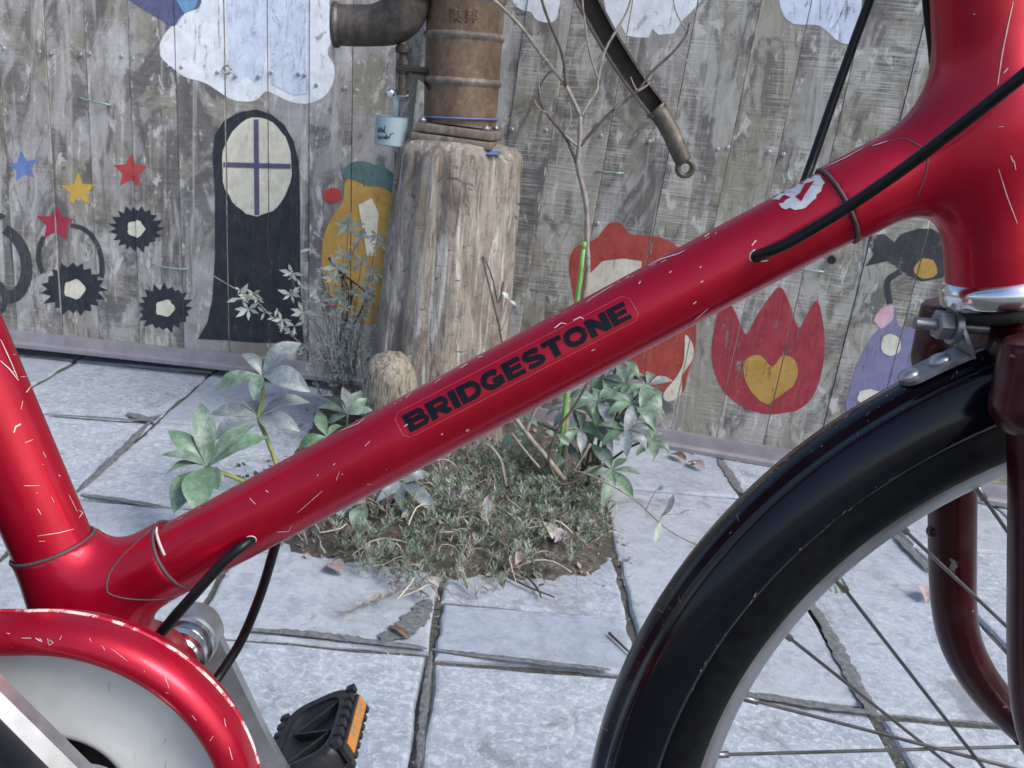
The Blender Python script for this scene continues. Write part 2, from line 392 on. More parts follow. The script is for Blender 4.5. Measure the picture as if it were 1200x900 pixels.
M['weed'] = leaf_mat('weed_green', (.10, .19, .06), (.16, .26, .10), (.25, .32, .2))
M['dead1'] = plain('pinkish_dead_leaf', (.34, .265, .26), .7, 0, .3, 60)
M['dead2'] = plain('lavender_dead_leaf', (.36, .33, .36), .7, 0, .25, 60)
M['dead3'] = plain('pale_dead_leaf', (.46, .43, .37), .7, 0, .25, 60)
M['dead4'] = plain('brown_dead_leaf', (.20, .115, .075), .75, 0, .3, 60)
def paint(name, col, wear=.5, var=.18):
    t = NT('mural_' + name); oc = t.coord((1, 1, 1), False)
    n1 = t.noise(t.coord((60, 60, 9), False), 1.0, 6, .7); n2 = t.noise(oc, 30, 5, .7); n3 = t.noise(t.coord((4, 4, 130), False), 1.0, 3, .6)
    d = tuple(x * (1 - var) for x in col); l = tuple(min(1, x * (1 + var) + .012) for x in col)
    c = t.mix(t.ramp(n2, [(.3, 0.), (.7, 1.)]), d, l); bs = t.noise(t.coord((90, 90, 14), False), 1.0, 4, .7, 1.5)
    c = t.mix(t.ramp(bs, [(.52, 0.), (.68, .38)]), c, tuple(min(1, x * 1.15 + .07) for x in col)); c = t.mix(t.ramp(bs, [(.3, .35), (.44, 0.)]), c, tuple(x * .6 for x in col))
    t.set(Base_Color=c, Roughness=.75); t.b.inputs['Specular IOR Level'].default_value = .3
    wn_ = t.noise(t.coord((34, 34, 15), False), 1.0, 8, .78, .8); thr = .33 + .13 * wear
    al = t.ramp(wn_, [(thr - .05, .12), (thr + .03, 1.)])
    a2 = t.ramp(n1, [(.30 + .06 * wear, .35), (.36 + .08 * wear, 1.)])
    tr = t.n('BsdfTransparent'); ms = t.n('MixShader')
    t.put(ms.inputs[0], t.math('MULTIPLY', al, a2)); t.put(ms.inputs[1], tr.outputs[0]); t.put(ms.inputs[2], t.b.outputs[0])
    t.t.links.new(ms.outputs[0], t.out.inputs[0]); return t.m
P = {k: paint(k, c, wr) for k, c, wr in [
    ('black', (.022, .026, .036), .2), ('black_faded', (.04, .043, .05), .6), ('cream', (.62, .60, .50), .15), ('purple', (.10, .085, .16), .3),
    ('blue', (.12, .20, .42), .3), ('yellow', (.52, .34, .07), .3), ('red', (.40, .05, .05), .3), ('crimson', (.33, .03, .06), .2),
    ('ochre', (.42, .26, .065), .35), ('teal', (.085, .155, .165), .3), ('rust', (.36, .06, .045), .5), ('wine', (.30, .035, .05), .55),
    ('violet', (.19, .185, .32), .3), ('pink', (.58, .36, .43), .2), ('white', (.74, .78, .84), .45), ('paleblue', (.60, .68, .82), .8), ('navy', (.10, .11, .22), .35), ('sky', (.16, .32, .55), .3)]}

# ------------------------------------------------------------------ ground and paving
def plate(name, x0, x1, y0, y1, nx, ny, zf, mat):
    b = MB(); b.grid([[Vector((x0 + (x1 - x0) * i / nx, y0 + (y1 - y0) * j / ny, zf(x0 + (x1 - x0) * i / nx, y0 + (y1 - y0) * j / ny))) for j in range(ny + 1)] for i in range(nx + 1)])
    return b.obj(name, mat, origin=(0, 0, 0))
g = plate('ground', -90, 90, -90, 90, 8, 8, lambda x, y: -.05, M['ground']); tag(g, kind='structure', label='bare ground under and around the paved yard', cat='ground')
nz = lambda x, y, s, k=0: mnoise.noise(Vector((x * s, y * s, k)))
pave = plate('pavement', -2.6, 2.6, -1.2, 2.75, 160, 120, lambda x, y: -.0065 + .0035 * nz(x, y, 28) + .002 * nz(x, y, 90), M['joint'])
tag(pave, kind='structure', label='yard paved with bluish grey stone slabs and gritty joints', cat='pavement')
BX0, BX1, BY0, BY1 = -.352, .226, 1.475, 2.27           # planting bed left open in the paving
def slab(x0, x1, y0, y1, cut=None):
    g = .0028 + random.random() ** 2 * .005
    x0 += g; x1 -= g; y0 += g * random.uniform(.6, 1.3); y1 -= g * random.uniform(.6, 1.3)
    if x1 - x0 < .02 or y1 - y0 < .02: return
    n = 7; pts = []
    cs = [(x0, y0), (x1, y0), (x1, y1), (x0, y1)]
    for i in range(4):
        a, b = cs[i], cs[(i + 1) % 4]
        for k in range(n):
            t = k / n; j = .0024 if k else .0028
            pts.append((a[0] + (b[0] - a[0]) * t + random.uniform(-j, j), a[1] + (b[1] - a[1]) * t + random.uniform(-j, j)))
    cx, cy = (x0 + x1) / 2, (y0 + y1) / 2
    z = random.uniform(-.0025, .0025); tx, ty = random.uniform(-.005, .005), random.uniform(-.005, .005)
    zt = lambda x, y: z + tx * (x - cx) + ty * (y - cy)
    def ring(ins, dz):
        return [Vector((x + (ins if x < cx else -ins) * min(1, abs(x - cx) / ((x1 - x0) / 2)), y + (ins if y < cy else -ins) * min(1, abs(y - cy) / ((y1 - y0) / 2)), zt(x, y) + dz)) for x, y in pts]
    b = MB(); b.grid([ring(0, -.035), ring(.0005, -.005), ring(.0035, -.001), ring(.007, 0)], cv=True, cap1=True)
    b.obj('paving_slab', M['slab'], pave, (cx, cy, 0), smooth=False)
xs = [-2.30, -1.98, -1.65, -1.332, -1.014, -.677, -.360, -.043, .232, .515, .78, 1.05, 1.33, 1.62, 1.92, 2.22]
rowsA = [.32, .72, 1.12, 1.52, 1.93, 2.335, 2.7]
for i in range(len(xs) - 1):
    x0, x1 = xs[i], xs[i + 1]
    if i == 6: ys = [.32, .72, 1.13, 1.47]
    elif i == 7: ys = [.32, .72, 1.118, 1.27, 1.475]
    elif i == 8: ys = [.32, .71, 1.09, 1.455, 1.785, 2.10, 2.4]
    elif i == 9: ys = [.32, .70, 1.073, 1.40, 1.72, 2.02, 2.3]
    elif i == 10: ys = [.32, .76, 1.258, 1.62, 1.92, 2.2]
    elif i > 10: ys = [.3, .66, 1.02, 1.38, 1.60, 1.9, 2.2] if i % 2 else [.3, .8, 1.2, 1.56, 1.86, 2.2]
    elif i == 5: ys = [.32, .72, 1.12, 1.52, 1.80, 1.94, 2.335, 2.7]
    else: ys = rowsA
    for a, b_ in zip(ys, ys[1:]): slab(x0, x1, a, b_)
RG = random.Random(12)
def grit(pts, w, side=0.):
    """damp sandy grit spread over the slab edge along a joint"""
    P_ = [Vector(pZ(*a)) for a in pts]; W = smoothline(P_, 10); A = []; B = []; n = len(W)
    for i, c in enumerate(W):
        t = (W[min(i + 1, n - 1)] - W[max(i - 1, 0)]).normalized(); k = Vector((-t.y, t.x, 0)); e = math.sin(math.pi * (i + .2) / (n - .6)) ** .4
        up_ = Vector((0, 0, .0042)); A.append(c + k * w * (.5 + side) * e * RG.uniform(.5, .85) + up_); B.append(c - k * w * (.5 - side) * e * RG.uniform(.5, .85) + up_)
    m = MB(); m.grid([A, [(a + b_) / 2 + Vector((0, 0, .0012)) for a, b_ in zip(A, B)], B]); m.obj('grit_patch', M['grit'], pave)
grit([(92, 578), (120, 552), (150, 524), (176, 496)], .024, .1); grit([(60, 488), (110, 491), (160, 494), (190, 488)], .02); grit([(150, 486), (168, 492), (182, 496)], .035); grit([(95, 582), (140, 588), (190, 596)], .02)
grit([(290, 742), (340, 746), (395, 752), (440, 757), (500, 764)], .022, .3); grit([(446, 752), (470, 745), (490, 728), (503, 706)], .05, .1); grit([(506, 764), (560, 771), (640, 780), (715, 788)], .016)
grit([(940, 700), (965, 735), (985, 775), (1010, 820), (1024, 842)], .03, .1); grit([(855, 816), (900, 820), (960, 830), (1020, 838)], .022); grit([(1047, 626), (1070, 650), (1092, 672)], .025); grit([(842, 540), (856, 560), (868, 580)], .03); grit([(505, 768), (500, 810), (494, 860), (490, 905)], .014)
def mound(x, y):
    d = min(x - BX0 + .06, BX1 + .03 - x, y - (BY0 - .13), .4)
    return max(0, min(1, d / .12))
def bedz(x, y):
    return -.012 + .026 * mound(x, y) + .008 * nz(x, y, 22) + .006 * nz(x, y, 60, 3) + .025 * math.exp(-((x + .04) ** 2 + (y - 1.5) ** 2) / .03)
bed = plate('soil_bed', BX0 - .12, BX1 + .06, BY0 - .22, BY1 + .05, 90, 90, bedz, M['soil'])
tag(bed, kind='structure', label='dark soil of the planting bed round the log', cat='soil')

# ------------------------------------------------------------------ the two board fences
class Panel:
    def __init__(s, ga, gb):
        a, b = pZ(*ga), pZ(*gb); s.o = a; s.u = (b - a).normalized(); s.n = s.u.cross(Vector((0, 0, 1)))   # towards the camera
        if s.n.y > 0: s.n = -s.n
    def px(s, x, y):
        r = ray(x, y); t = (s.o - EYE).dot(s.n) / r.dot(s.n); p = EYE + r * t - s.o
        return (p.dot(s.u), p.z)
    def at(s, u, z, d=0): return s.o + s.u * u + Vector((0, 0, z)) + s.n * d
def clip(poly, a, b):           # keep what lies left of a -> b
    out = []; f = lambda p: (b[0] - a[0]) * (p[1] - a[1]) - (b[1] - a[1]) * (p[0] - a[0])
    for i in range(len(poly)):
        p, q = poly[i], poly[(i + 1) % len(poly)]; fp, fq = f(p), f(q)
        if fp >= 0: out.append(p)
        if (fp >= 0) != (fq >= 0):
            t = fp / (fp - fq); out.append((p[0] + (q[0] - p[0]) * t, p[1] + (q[1] - p[1]) * t))
    return out
ZT = 1.42
def build_fence(root, pan, seams, zb, mat='board', left=0, right=0):
    """seams: pixel pairs (top, bottom) of every joint; returns the boards for the mural"""
    L = []
    for (ta, tb) in seams:
        (u0, z0), (u1, z1) = pan.px(*ta), pan.px(*tb); k = (u1 - u0) / (z1 - z0)
        L.append((u0 + k * (zb - z0), u0 + k * (ZT - z0)))
    for _ in range(left): L.insert(0, (2 * L[0][0] - L[1][0], 2 * L[0][1] - L[1][1]))
    for _ in range(right): L.append((2 * L[-1][0] - L[-2][0], 2 * L[-1][1] - L[-2][1]))
    boards = []
    for (b0, t0), (b1, t1) in zip(L, L[1:]):
        g = random.uniform(.0003, .0009); c = .0005; f = random.uniform(-.0022, .0022); tl = random.uniform(-.0015, .0015)
        rows = []
        for z, a, b in ((zb, b0 + g, b1 - g), (ZT, t0 + g, t1 - g)):
            rows.append([pan.at(a, z, -.016), pan.at(a, z, f - c - tl), pan.at(a + c, z, f - tl), pan.at(b - c, z, f + tl), pan.at(b, z, f - c + tl), pan.at(b, z, -.016)])
        m = MB(); m.grid(rows, cv=True, cap0=True, cap1=True)
        m.obj('board', M[mat], root, pan.at((b0 + b1) / 2, zb), smooth=False)
        boards.append((b0 + g + c, t0 + g + c, b1 - g - c, t1 - g - c, f, tl, zb))
    return L, boards
def mural(name, root, pan, boards, layers, label=None):
    """flat paint: layers = [(pixel polygon, paint)], cut at each board joint"""
    m = MB(); mats = []
    for li, (poly, pk) in enumerate(layers):
        if pk not in mats: mats.append(pk)
        uv = [pan.px(*p) for p in poly]
        if sum(a[0] * b[1] - b[0] * a[1] for a, b in zip(uv, uv[1:] + uv[:1])) < 0: uv.reverse()
        for (b0, t0, b1, t1, f, tl, zb) in boards:
            q = clip(clip(clip(uv, (t0, ZT), (b0, zb)), (b1, zb), (t1, ZT)), (b0 - 5, zb + .002), (b1 + 5, zb + .002))
            if len(q) < 3: continue
            ar = abs(sum(a[0] * b[1] - b[0] * a[1] for a, b in zip(q, q[1:] + q[:1])))
            if ar < 2e-6: continue
            V = []
            for (u, z) in q:
                s = (u - (b0 + (t0 - b0) * (z - zb) / (ZT - zb))) / max(.01, (b1 - b0)); s = min(1, max(0, s))
                V.append(pan.at(u, z, f - tl + 2 * tl * s + .0005 + .0004 * li))
            T = tessellate_polygon([[Vector((p[0], p[1], 0)) for p in q]])
            m.add(V, T, mats.index(pk))
    if not m.F: return
    o = m.obj(name, None, root, smooth=False, mats=[P[k] for k in mats])
    if label: o['label'] = label
    return o
def curve(pts, sub=4):
    v = [Vector((a, b, 0)) for a, b in pts]; v = v[-2:] + v + v[:2]; w_ = smoothline(v, sub); return [(q.x, q.y) for q in w_[2 * sub:-2 * sub]]
def blob(cx, cy, rx, ry, n=28, j=.06, lobes=0, amp=0., rot=0., seed=1):
    R = random.Random(seed); out = []
    for i in range(n):
        a = 2 * math.pi * i / n; k = 1 + R.uniform(-j, j) + amp * math.cos(lobes * a)
        x, y = rx * k * math.cos(a), ry * k * math.sin(a)
        out.append((cx + x * math.cos(rot) - y * math.sin(rot), cy + x * math.sin(rot) + y * math.cos(rot)))
    return out
def ragged_blot(cx, cy, r, seed):
    R = random.Random(seed); out = []; n = 19
    for i in range(n * 2):
        a = math.pi * (i + R.uniform(-.3, .3)) / n; k = R.uniform(.98, 1.2) if i % 2 == 0 else R.uniform(.8, .92); out.append((cx + r * k * math.cos(a), cy + r * .86 * k * math.sin(a)))
    return out
def star(cx, cy, r, rot, seed=0):
    R = random.Random(seed)
    return [(cx + (r if i % 2 == 0 else r * .47) * R.uniform(.92, 1.1) * math.cos(rot + math.pi * i / 5), cy + (r if i % 2 == 0 else r * .47) * R.uniform(.92, 1.1) * math.sin(rot + math.pi * i / 5)) for i in range(10)]
def stroke(pts, w):
    pts = [Vector((p[0], p[1], 0)) for p in pts]; pts = smoothline(pts, 4); a = []; b = []; n = len(pts)
    for i, p in enumerate(pts):
        t = (pts[min(i + 1, n - 1)] - pts[max(i - 1, 0)]).normalized(); k = Vector((-t.y, t.x, 0)); ww = w if not isinstance(w, tuple) else w[0] + (w[1] - w[0]) * i / (n - 1)
        a.append(p + k * ww / 2); b.append(p - k * ww / 2)
    return [(p.x, p.y) for p in a + b[::-1]]
def added_backing(root, pan, u0, u1):
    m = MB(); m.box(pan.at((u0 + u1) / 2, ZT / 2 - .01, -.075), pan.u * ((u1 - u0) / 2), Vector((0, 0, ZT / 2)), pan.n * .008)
    m.obj('added_dark_backing', M['backing_shade'], root, smooth=False)
def rail(root, pan, u0, u1, z0, z1):
    prof = [(-.016, z0), (.020, z0), (.0215, z0 + .002), (.0215, z0 + .010), (.0195, z0 + .0125), (.0125, z0 + .015), (.0115, z0 + .018), (.0108, z1 - .003), (.0095, z1), (-.016, z1)]
    m = MB(); N = 24
    m.grid([[pan.at(u0 + (u1 - u0) * i / N, z, d) for d, z in prof] for i in range(N + 1)], cv=True, cap0=True, cap1=True)
    m.obj('bottom_rail', M['rail'], root, smooth=True, angle=35)
def screws(root, pan, pts, boards):
    m = MB()
    for x, y in pts:
        u, z = pan.px(x, y); m.lathe([(.0045, -.004), (.0045, .0015), (.0034, .0024), (.001, .0016)], pan.at(u, z, .0018), pan.n, 8)
    o = m.obj('screw', M['screw'], root); tag(o, kind='stuff')
def staple(root, pan, a, b, bow=0):
    (u0, z0), (u1, z1) = pan.px(*a), pan.px(*b)
    pts = [pan.at(u0, z0, -.003), pan.at(u0, z0, .007)] + [pan.at(u0 + (u1 - u0) * k / 5, z0 + (z1 - z0) * k / 5 - bow * math.sin(math.pi * k / 5), .009 + .003 * math.sin(math.pi * k / 5)) for k in range(1, 5)] + [pan.at(u1, z1, .007), pan.at(u1, z1, -.003)]
    m = MB(); m.tube(pts, .0022, 8); m.obj('wire_staple', M['staple'], root)

PL = Panel((0, 413), (440, 461))
fl = empty('board_fence', 'weathered grey board fence with painted cloud and stars left of the log', 'fence', PL.at(.4, 0))
sl_ = [((-178, 0), (-120, 300)), ((-118, 0), (-76, 300)), ((-57, 0), (-30, 300)), ((-5, 0), (15, 300)), ((50, 0), (68, 300)), ((98, 0), (112, 300)), ((150, 0), (161, 300)), ((204, 0), (213, 300)), ((262, 0), (267, 300)), ((313, 0), (315, 300)),
       ((363, 0), (362, 300)), ((414, 0), (411, 300)), ((466, 0), (461, 300)), ((518, 0), (511, 300)), ((571, 0), (561, 300))]
LL, BL = build_fence(fl, PL, sl_, .052, left=8)
added_backing(fl, PL, LL[0][0] - .05, LL[-1][1] + .02)
rail(fl, PL, LL[0][0], LL[-1][0], .022, .062)
screws(fl, PL, [(5, 57), (47, 61), (60, 63), (95, 64), (105, 63), (143, 66), (156, 69), (197, 78), (213, 79), (255, 85), (276, 89), (303, 90), (318, 85), (350, 87), (357, 88), (371, 100), (404, 103), (418, 106), (455, 108)], BL)
ey = MB(); u, z = PL.px(267, 82); ey.tube([PL.at(u + .009 * math.cos(a), z + .009 * math.sin(a), .006) for a in np.linspace(0, 6.0, 16)], .002, 8); ey.obj('screw_eye', M['steel'], fl)
staple(fl, PL, (95, 115), (130, 123)); staple(fl, PL, (180, 309), (220, 315), .002)
mural('painted_cloud', fl, PL, BL, [(curve([(236, -40), (236, 0), (232, 10), (218, 15), (206, 27), (194, 39), (187, 55), (190, 68), (203, 80), (217, 90), (240, 97), (256, 107), (270, 116), (285, 119), (300, 117), (312, 107), (326, 113), (343, 120), (362, 121), (380, 113), (390, 98), (392, 78), (384, 62), (390, 45), (391, 25), (386, 5), (380, -40)]), 'white'),
    (curve([(264, -10), (310, -10), (312, 60), (304, 100), (290, 88), (276, 96), (268, 60)]), 'paleblue'), ([(316, 0), (361, 0), (361, 110), (345, 112), (318, 98)], 'paleblue')], 'white and pale blue painted cloud under the top edge')
mural('painted_hill', fl, PL, BL, [([(130, -40), (152, 0), (165, 9), (186, 22), (203, 31), (209, 29), (217, 16), (232, 10), (240, 0), (240, -40)], 'navy'), ([(207, 0), (232, 0), (228, 11), (216, 15)], 'sky')], 'navy painted wedge beside the cloud')
mural('painted_star', fl, PL, BL, [(star(28, 196, 19, -1.75, 1), 'blue')], 'blue painted star')
mural('painted_star', fl, PL, BL, [(star(92, 223, 20, -1.6, 2), 'yellow')], 'yellow painted star')
mural('painted_star', fl, PL, BL, [(star(154, 201, 21, -1.55, 3), 'red')], 'light red painted star between two seams')
mural('painted_star', fl, PL, BL, [(star(66, 262, 23, -1.5, 4), 'crimson')], 'dark red painted star in the dark loop')
mural('painted_loop', fl, PL, BL, [(stroke([(52, 277), (47, 290), (46, 305), (51, 320)], 6), 'black_faded')])
mural('painted_loop', fl, PL, BL, [(stroke([(82, 264), (97, 268), (110, 280), (118, 298), (120, 318), (118, 325)], (5, 7)), 'black_faded')])
# plain dark flowers with one pale heart each stand where the wall has round dark figures
for cx, cy, r, sd in ((160, 268, 29, 1), (87, 339, 34, 2), (194, 361, 30, 3)):
    mural('painted_flower', fl, PL, BL, [(ragged_blot(cx, cy, r, sd), 'black'), (blob(cx, cy, r * .36, r * .33, 18, .05, 5, .1, 0, sd + 9), 'cream')],
          ['', 'upper right dark painted flower', 'dark painted flower under the dark red star', 'lowest dark painted flower'][sd])
mural('painted_curl', fl, PL, BL, [(stroke([(6, 268), (20, 280), (30, 300), (31, 325), (20, 345), (6, 348)], (12, 16)), 'black_faded'), (blob(-4, 350, 13, 22, 20), 'black_faded'), ([(-6, 246), (8, 253), (-6, 262)], 'black_faded')], 'thick dark painted curl at the left edge')
# a plain dark arch with a cream oval
mural('painted_arch', fl, PL, BL, [([(232, 397), (243, 378), (249, 350), (252, 300), (252, 230), (249, 180), (252, 158), (262, 142), (278, 132), (300, 128), (318, 134), (333, 146), (344, 165), (350, 190), (352, 240), (352, 300), (353, 360), (356, 402), (300, 402), (265, 399)], 'black'),
    (blob(301, 195, 41, 58, 40, .02), 'cream'), ([(297, 140), (303, 140), (304, 252), (298, 252)], 'purple'), ([(262, 190), (341, 192), (341, 198), (262, 196)], 'purple')], 'tall dark painted arch with a cream oval window')
mural('painted_pear', fl, PL, BL, [(curve([(404, 215), (415, 204), (430, 203), (460, 212), (476, 260), (478, 330), (462, 372), (430, 380), (400, 366), (383, 340), (377, 305), (380, 275), (392, 250), (402, 235)], 3), 'ochre'),
    (curve([(402, 208), (405, 196), (416, 189), (432, 190), (442, 194), (447, 186), (452, 196), (462, 206), (462, 226), (446, 219), (430, 218), (418, 212)], 3), 'teal'), (blob(390, 229, 11, 9, 14, .06), 'red'), ([(420, 240), (436, 232), (444, 250), (440, 300), (430, 300), (424, 262)], 'cream'), (blob(387, 354, 9, 7, 14, .1), 'crimson')], 'ochre painted pear with a teal leaf partly behind the log')

PR = Panel((770, 522), (1190, 594))
fr = empty('board_fence', 'grey board fence with leaning boards and red tulip painting right of the log', 'fence', PR.at(.3, 0))
def rs(x120, k): return ((x120 - 120 * k, 0), (x120 + 380 * k, 500))
sr = [rs(486, -.118), rs(545, -.130), rs(601, -.145), rs(653, -.163), rs(720, -.178), rs(795, -.195), rs(867, -.210), rs(925, -.220), rs(988, -.234), rs(1060, -.25), rs(1128, -.265), rs(1196, -.28), rs(1268, -.295), rs(1345, -.31)]
LR, BR = build_fence(fr, PR, sr, .03, 'board_sawn', right=7)
added_backing(fr, PR, LR[0][0] + .06, LR[-1][1] + .02)
rail(fr, PR, LR[0][0] + .05, LR[-1][0], .001, .042)
screws(fr, PR, [(640, 153), (704, 159), (761, 166), (841, 175), (853, 173), (901, 178), (918, 181), (700, 262), (1000, 268), (600, 152)], BR)
staple(fr, PR, (701, 201), (730, 203)); staple(fr, PR, (938, 315), (965, 318))
kh = MB(); u, z = PR.px(975, 304); kh.lathe([(.009, .0), (.009, .0012), (.006, .0016), (.001, .0008)], PR.at(u, z, .003), PR.n, 12); kh.obj('knot_hole', M['dark'], fr)
mural('painted_cloud', fr, PR, BR, [([(700, -40), (708, 0), (712, 22), (716, 40), (728, 30), (735, 42), (748, 44), (760, 44), (764, 34), (772, 41), (790, 39), (800, 24), (812, 12), (822, 0), (826, -40)], 'white')], 'ragged white painted cloud edge behind the pump handle')
mural('painted_cloud', fr, PR, BR, [(curve([(604, -30), (600, 0), (612, 12), (622, 14), (630, 24), (648, 26), (655, 12), (655, -30)], 3), 'white')], 'small white painted cloud lobe beside the pump')
mural('painted_cloud', fr, PR, BR, [(curve([(915, -30), (915, 10), (930, 28), (960, 30), (985, 50), (1005, 45), (1010, 0), (1012, -30)], 3), 'paleblue')], 'pale blue painted cloud lobe near the upper cable')
mural('painted_blossom', fr, PR, BR, [(curve([(667, 318), (672, 292), (690, 284), (700, 278), (708, 268), (715, 261), (728, 262), (738, 274), (760, 276), (780, 280), (800, 296), (812, 330), (816, 400), (806, 440), (798, 462), (775, 458), (740, 440), (700, 420), (680, 380), (672, 345)], 3), 'rust'),
    ([(684, 352), (690, 322), (706, 306), (730, 303), (752, 306), (750, 340), (720, 362)], 'cream'), (curve([(803, 392), (812, 404), (812, 420), (800, 440), (798, 462), (782, 470), (778, 460), (794, 440), (802, 420)], 3), 'cream')], 'red painted blossom with cream patches behind the tube')
mural('painted_tulip', fr, PR, BR, [(curve([(905, 486), (872, 478), (846, 456), (834, 420), (838, 380), (848, 350), (862, 366), (874, 392), (886, 372), (902, 348), (914, 336), (924, 352), (936, 384), (946, 368), (958, 352), (966, 390), (964, 432), (952, 466), (932, 482)], 3), 'wine'), (curve([(900, 474), (876, 452), (872, 424), (890, 416), (905, 430), (918, 416), (934, 426), (930, 452)], 3), 'ochre')], 'red painted tulip with an ochre heart')
mural('painted_leaf', fr, PR, BR, [([(1014, 312), (1024, 298), (1018, 288), (1022, 276), (1036, 274), (1048, 284), (1056, 274), (1076, 268), (1092, 268), (1112, 280), (1116, 310), (1104, 326), (1080, 330), (1062, 322), (1050, 312), (1040, 306)], 'black_faded'), (blob(1085, 315, 14, 12, 14, .08), 'ochre'), (stroke([(1056, 318), (1040, 330), (1043, 356)], 7), 'black_faded')], 'dark painted leaf with ochre spot under the lug')
mural('painted_bellflower', fr, PR, BR, [(curve([(993, 486), (1000, 440), (1018, 400), (1030, 385), (1042, 362), (1050, 362), (1054, 382), (1085, 384), (1130, 390), (1140, 470), (1040, 490)], 3), 'violet'), (curve([(1024, 376), (1032, 362), (1046, 358), (1046, 374), (1032, 385)], 3), 'pink'), (blob(1044, 404, 12, 13, 16, .06), 'cream'), (blob(1020, 465, 16, 9, 16, .08), 'cream')], 'violet painted bellflower with pink tips')

# ------------------------------------------------------------------ log and hand pump
LY = 1.935
la, lb = pY(536, 168, LY), pY(500, 552, LY)
hl = la.z
lg = empty('log_post', 'tall weathered grey log post carrying the hand pump', 'log', (lb.x, LY, 0))
m = MB(); rows = []; NR, NS = 70, 110
def logr(t, a):
    base = .1185 + .028 * t ** 1.3 + .006 * math.sin(a * 3 + 1) + .004 * math.sin(a * 5 + 2)
    gx, gy = math.cos(a), math.sin(a)
    v = mnoise.noise(Vector((gx * 5, gy * 5, t * 1.1))) * .007 + abs(mnoise.noise(Vector((gx * 9, gy * 9, t * 2.2 + 4)))) * -.008 + mnoise.noise(Vector((gx * 30, gy * 30, t * 5))) * .0022 + mnoise.noise(Vector((gx * 4, gy * 4, t * 7 + 9))) * .003
    return base + v
for i in range(NR + 1):
    t = i / NR                                    # 0 top, 1 bottom
    c = la.lerp(lb, t * 1.05); z = hl + (-.03 - hl) * t
    row = []
    for k in range(NS):
        a = 2 * math.pi * k / NS; r = logr(t, a)
        r -= .016 * max(0, 1 - t / .045) ** 2
        row.append(Vector((c.x + r * math.cos(a), LY + r * math.sin(a), z)))
    rows.append(row)
top = []
for q in (.8, .5, .2):
    top.append([Vector((la.x + (rows[0][k].x - la.x) * q, LY + (rows[0][k].y - LY) * q, hl + .004 + .003 * mnoise.noise(Vector((rows[0][k].x * 40 * q, k * .2, q))))) for k in range(NS)])
m.grid(top[::-1] + rows, cv=True, cap0=True)
m.obj('trunk', M['log'], lg, (lb.x, LY, 0))
kn = pY(458, 446, LY - .125)
m = MB(); rows = []
for i in range(26):
    th = math.pi * i / 25
    row = []
    for k in range(48):
        a = 2 * math.pi * k / 48
        x, y, z = math.sin(th) * math.cos(a), math.sin(th) * math.sin(a), math.cos(th)
        d = 1 + .07 * mnoise.noise(Vector((x * 3, y * 3, z * 2))) + .05 * mnoise.noise(Vector((x * 10, y * 10, z * 3)))
        wd = .052 * (1 + .28 * max(0, -z))
        row.append(kn + Vector((x * wd * d, y * .055 * d, z * (.058 if z > 0 else .13) * d)))
    rows.append(row)
m.grid(rows, cv=True); m.obj('knot', M['knot'], lg, kn)

PY = LY
pa, pb = pY(546, 0, PY), pY(539, 146, PY)
pax = (pa - pb).normalized(); sc = .0715
pump = empty('hand_pump', 'old rusty brown cast iron hand pump standing on the log', 'water pump', pb)
L1 = .42
m = MB(); m.lathe([(sc * .97, 0), (sc * .98, .05), (sc, .12), (sc * 1.03, .30), (sc * 1.05, L1)], pb, pax, 56)
body = m.obj('pump_cylinder', M['pump'], pump, pb, angle=40)
def ring(y, px_r=.004, r0=1.0):
    a = pY(542, y, PY); h = (a - pb).dot(pax)
    m = MB(); R = sc * r0
    m.lathe([(R - .001, h - px_r * 2.2), (R + .0015, h - px_r * 1.6), (R + .0045, h - px_r * .6), (R + .0052, h), (R + .004, h + px_r * .7), (R + .001, h + px_r * 1.3), (R - .001, h + px_r * 1.6)], pb, pax, 56, cap=False); m.obj('ring', M['plate'], pump)
ring(43, .0045, 1.0); ring(96, .0045, .985); ring(-4, .006, 1.02)
m = MB(); m.tube([pb + pax * .012 + Vector((math.cos(a) * (sc + .002), math.sin(a) * (sc + .002), -.0 + .004 * math.cos(a))) for a in np.linspace(0, 2 * math.pi, 40)], .0019, 8); m.obj('packing_thread', M['blue'], pump)
cosT = math.radians(4.5); bu = Vector((math.cos(.13), -math.sin(.13) * 1.0, -.035)).normalized(); bv = Vector((math.sin(.13), math.cos(.13), 0)); bw = bu.cross(bv).normalized()
for nm, dz, hw, ht in (('base_plate', -.012, .0745, .0085), ('base_plate', -.030, .0765, .0075)):
    m = MB(); m.box(pb + bw * dz + Vector((.000, 0, 0)), bu * hw, bv * hw, bw * ht, bev=.003); m.obj(nm, M['plate'], pump)
for sx, sy in ((-1, -1), (1, -1), (1, 1), (-1, 1)):
    m = MB(); m.lathe([(.008, 0), (.008, .006), (.004, .007), (.004, .010), (.001, .010)], pb + bw * -.003 + bu * .060 * sx + bv * .060 * sy, bw, 6); m.obj('bolt', M['steel'], pump)
m = MB()
R = random.Random(5)
sheet = [[pb + bw * -.0385 + bu * (.078 * (i / 9 * 2 - 1) * (1 + .06 * R.uniform(-1, 1)) + .014) + bv * .082 * (j / 9 * 2 - 1) + Vector((0, 0, .003 * R.uniform(-1, 1) - (.006 if j == 0 else 0))) for j in range(10)] for i in range(10)]
m.grid(sheet); m.obj('packing_sheet', M['blue'], pump)
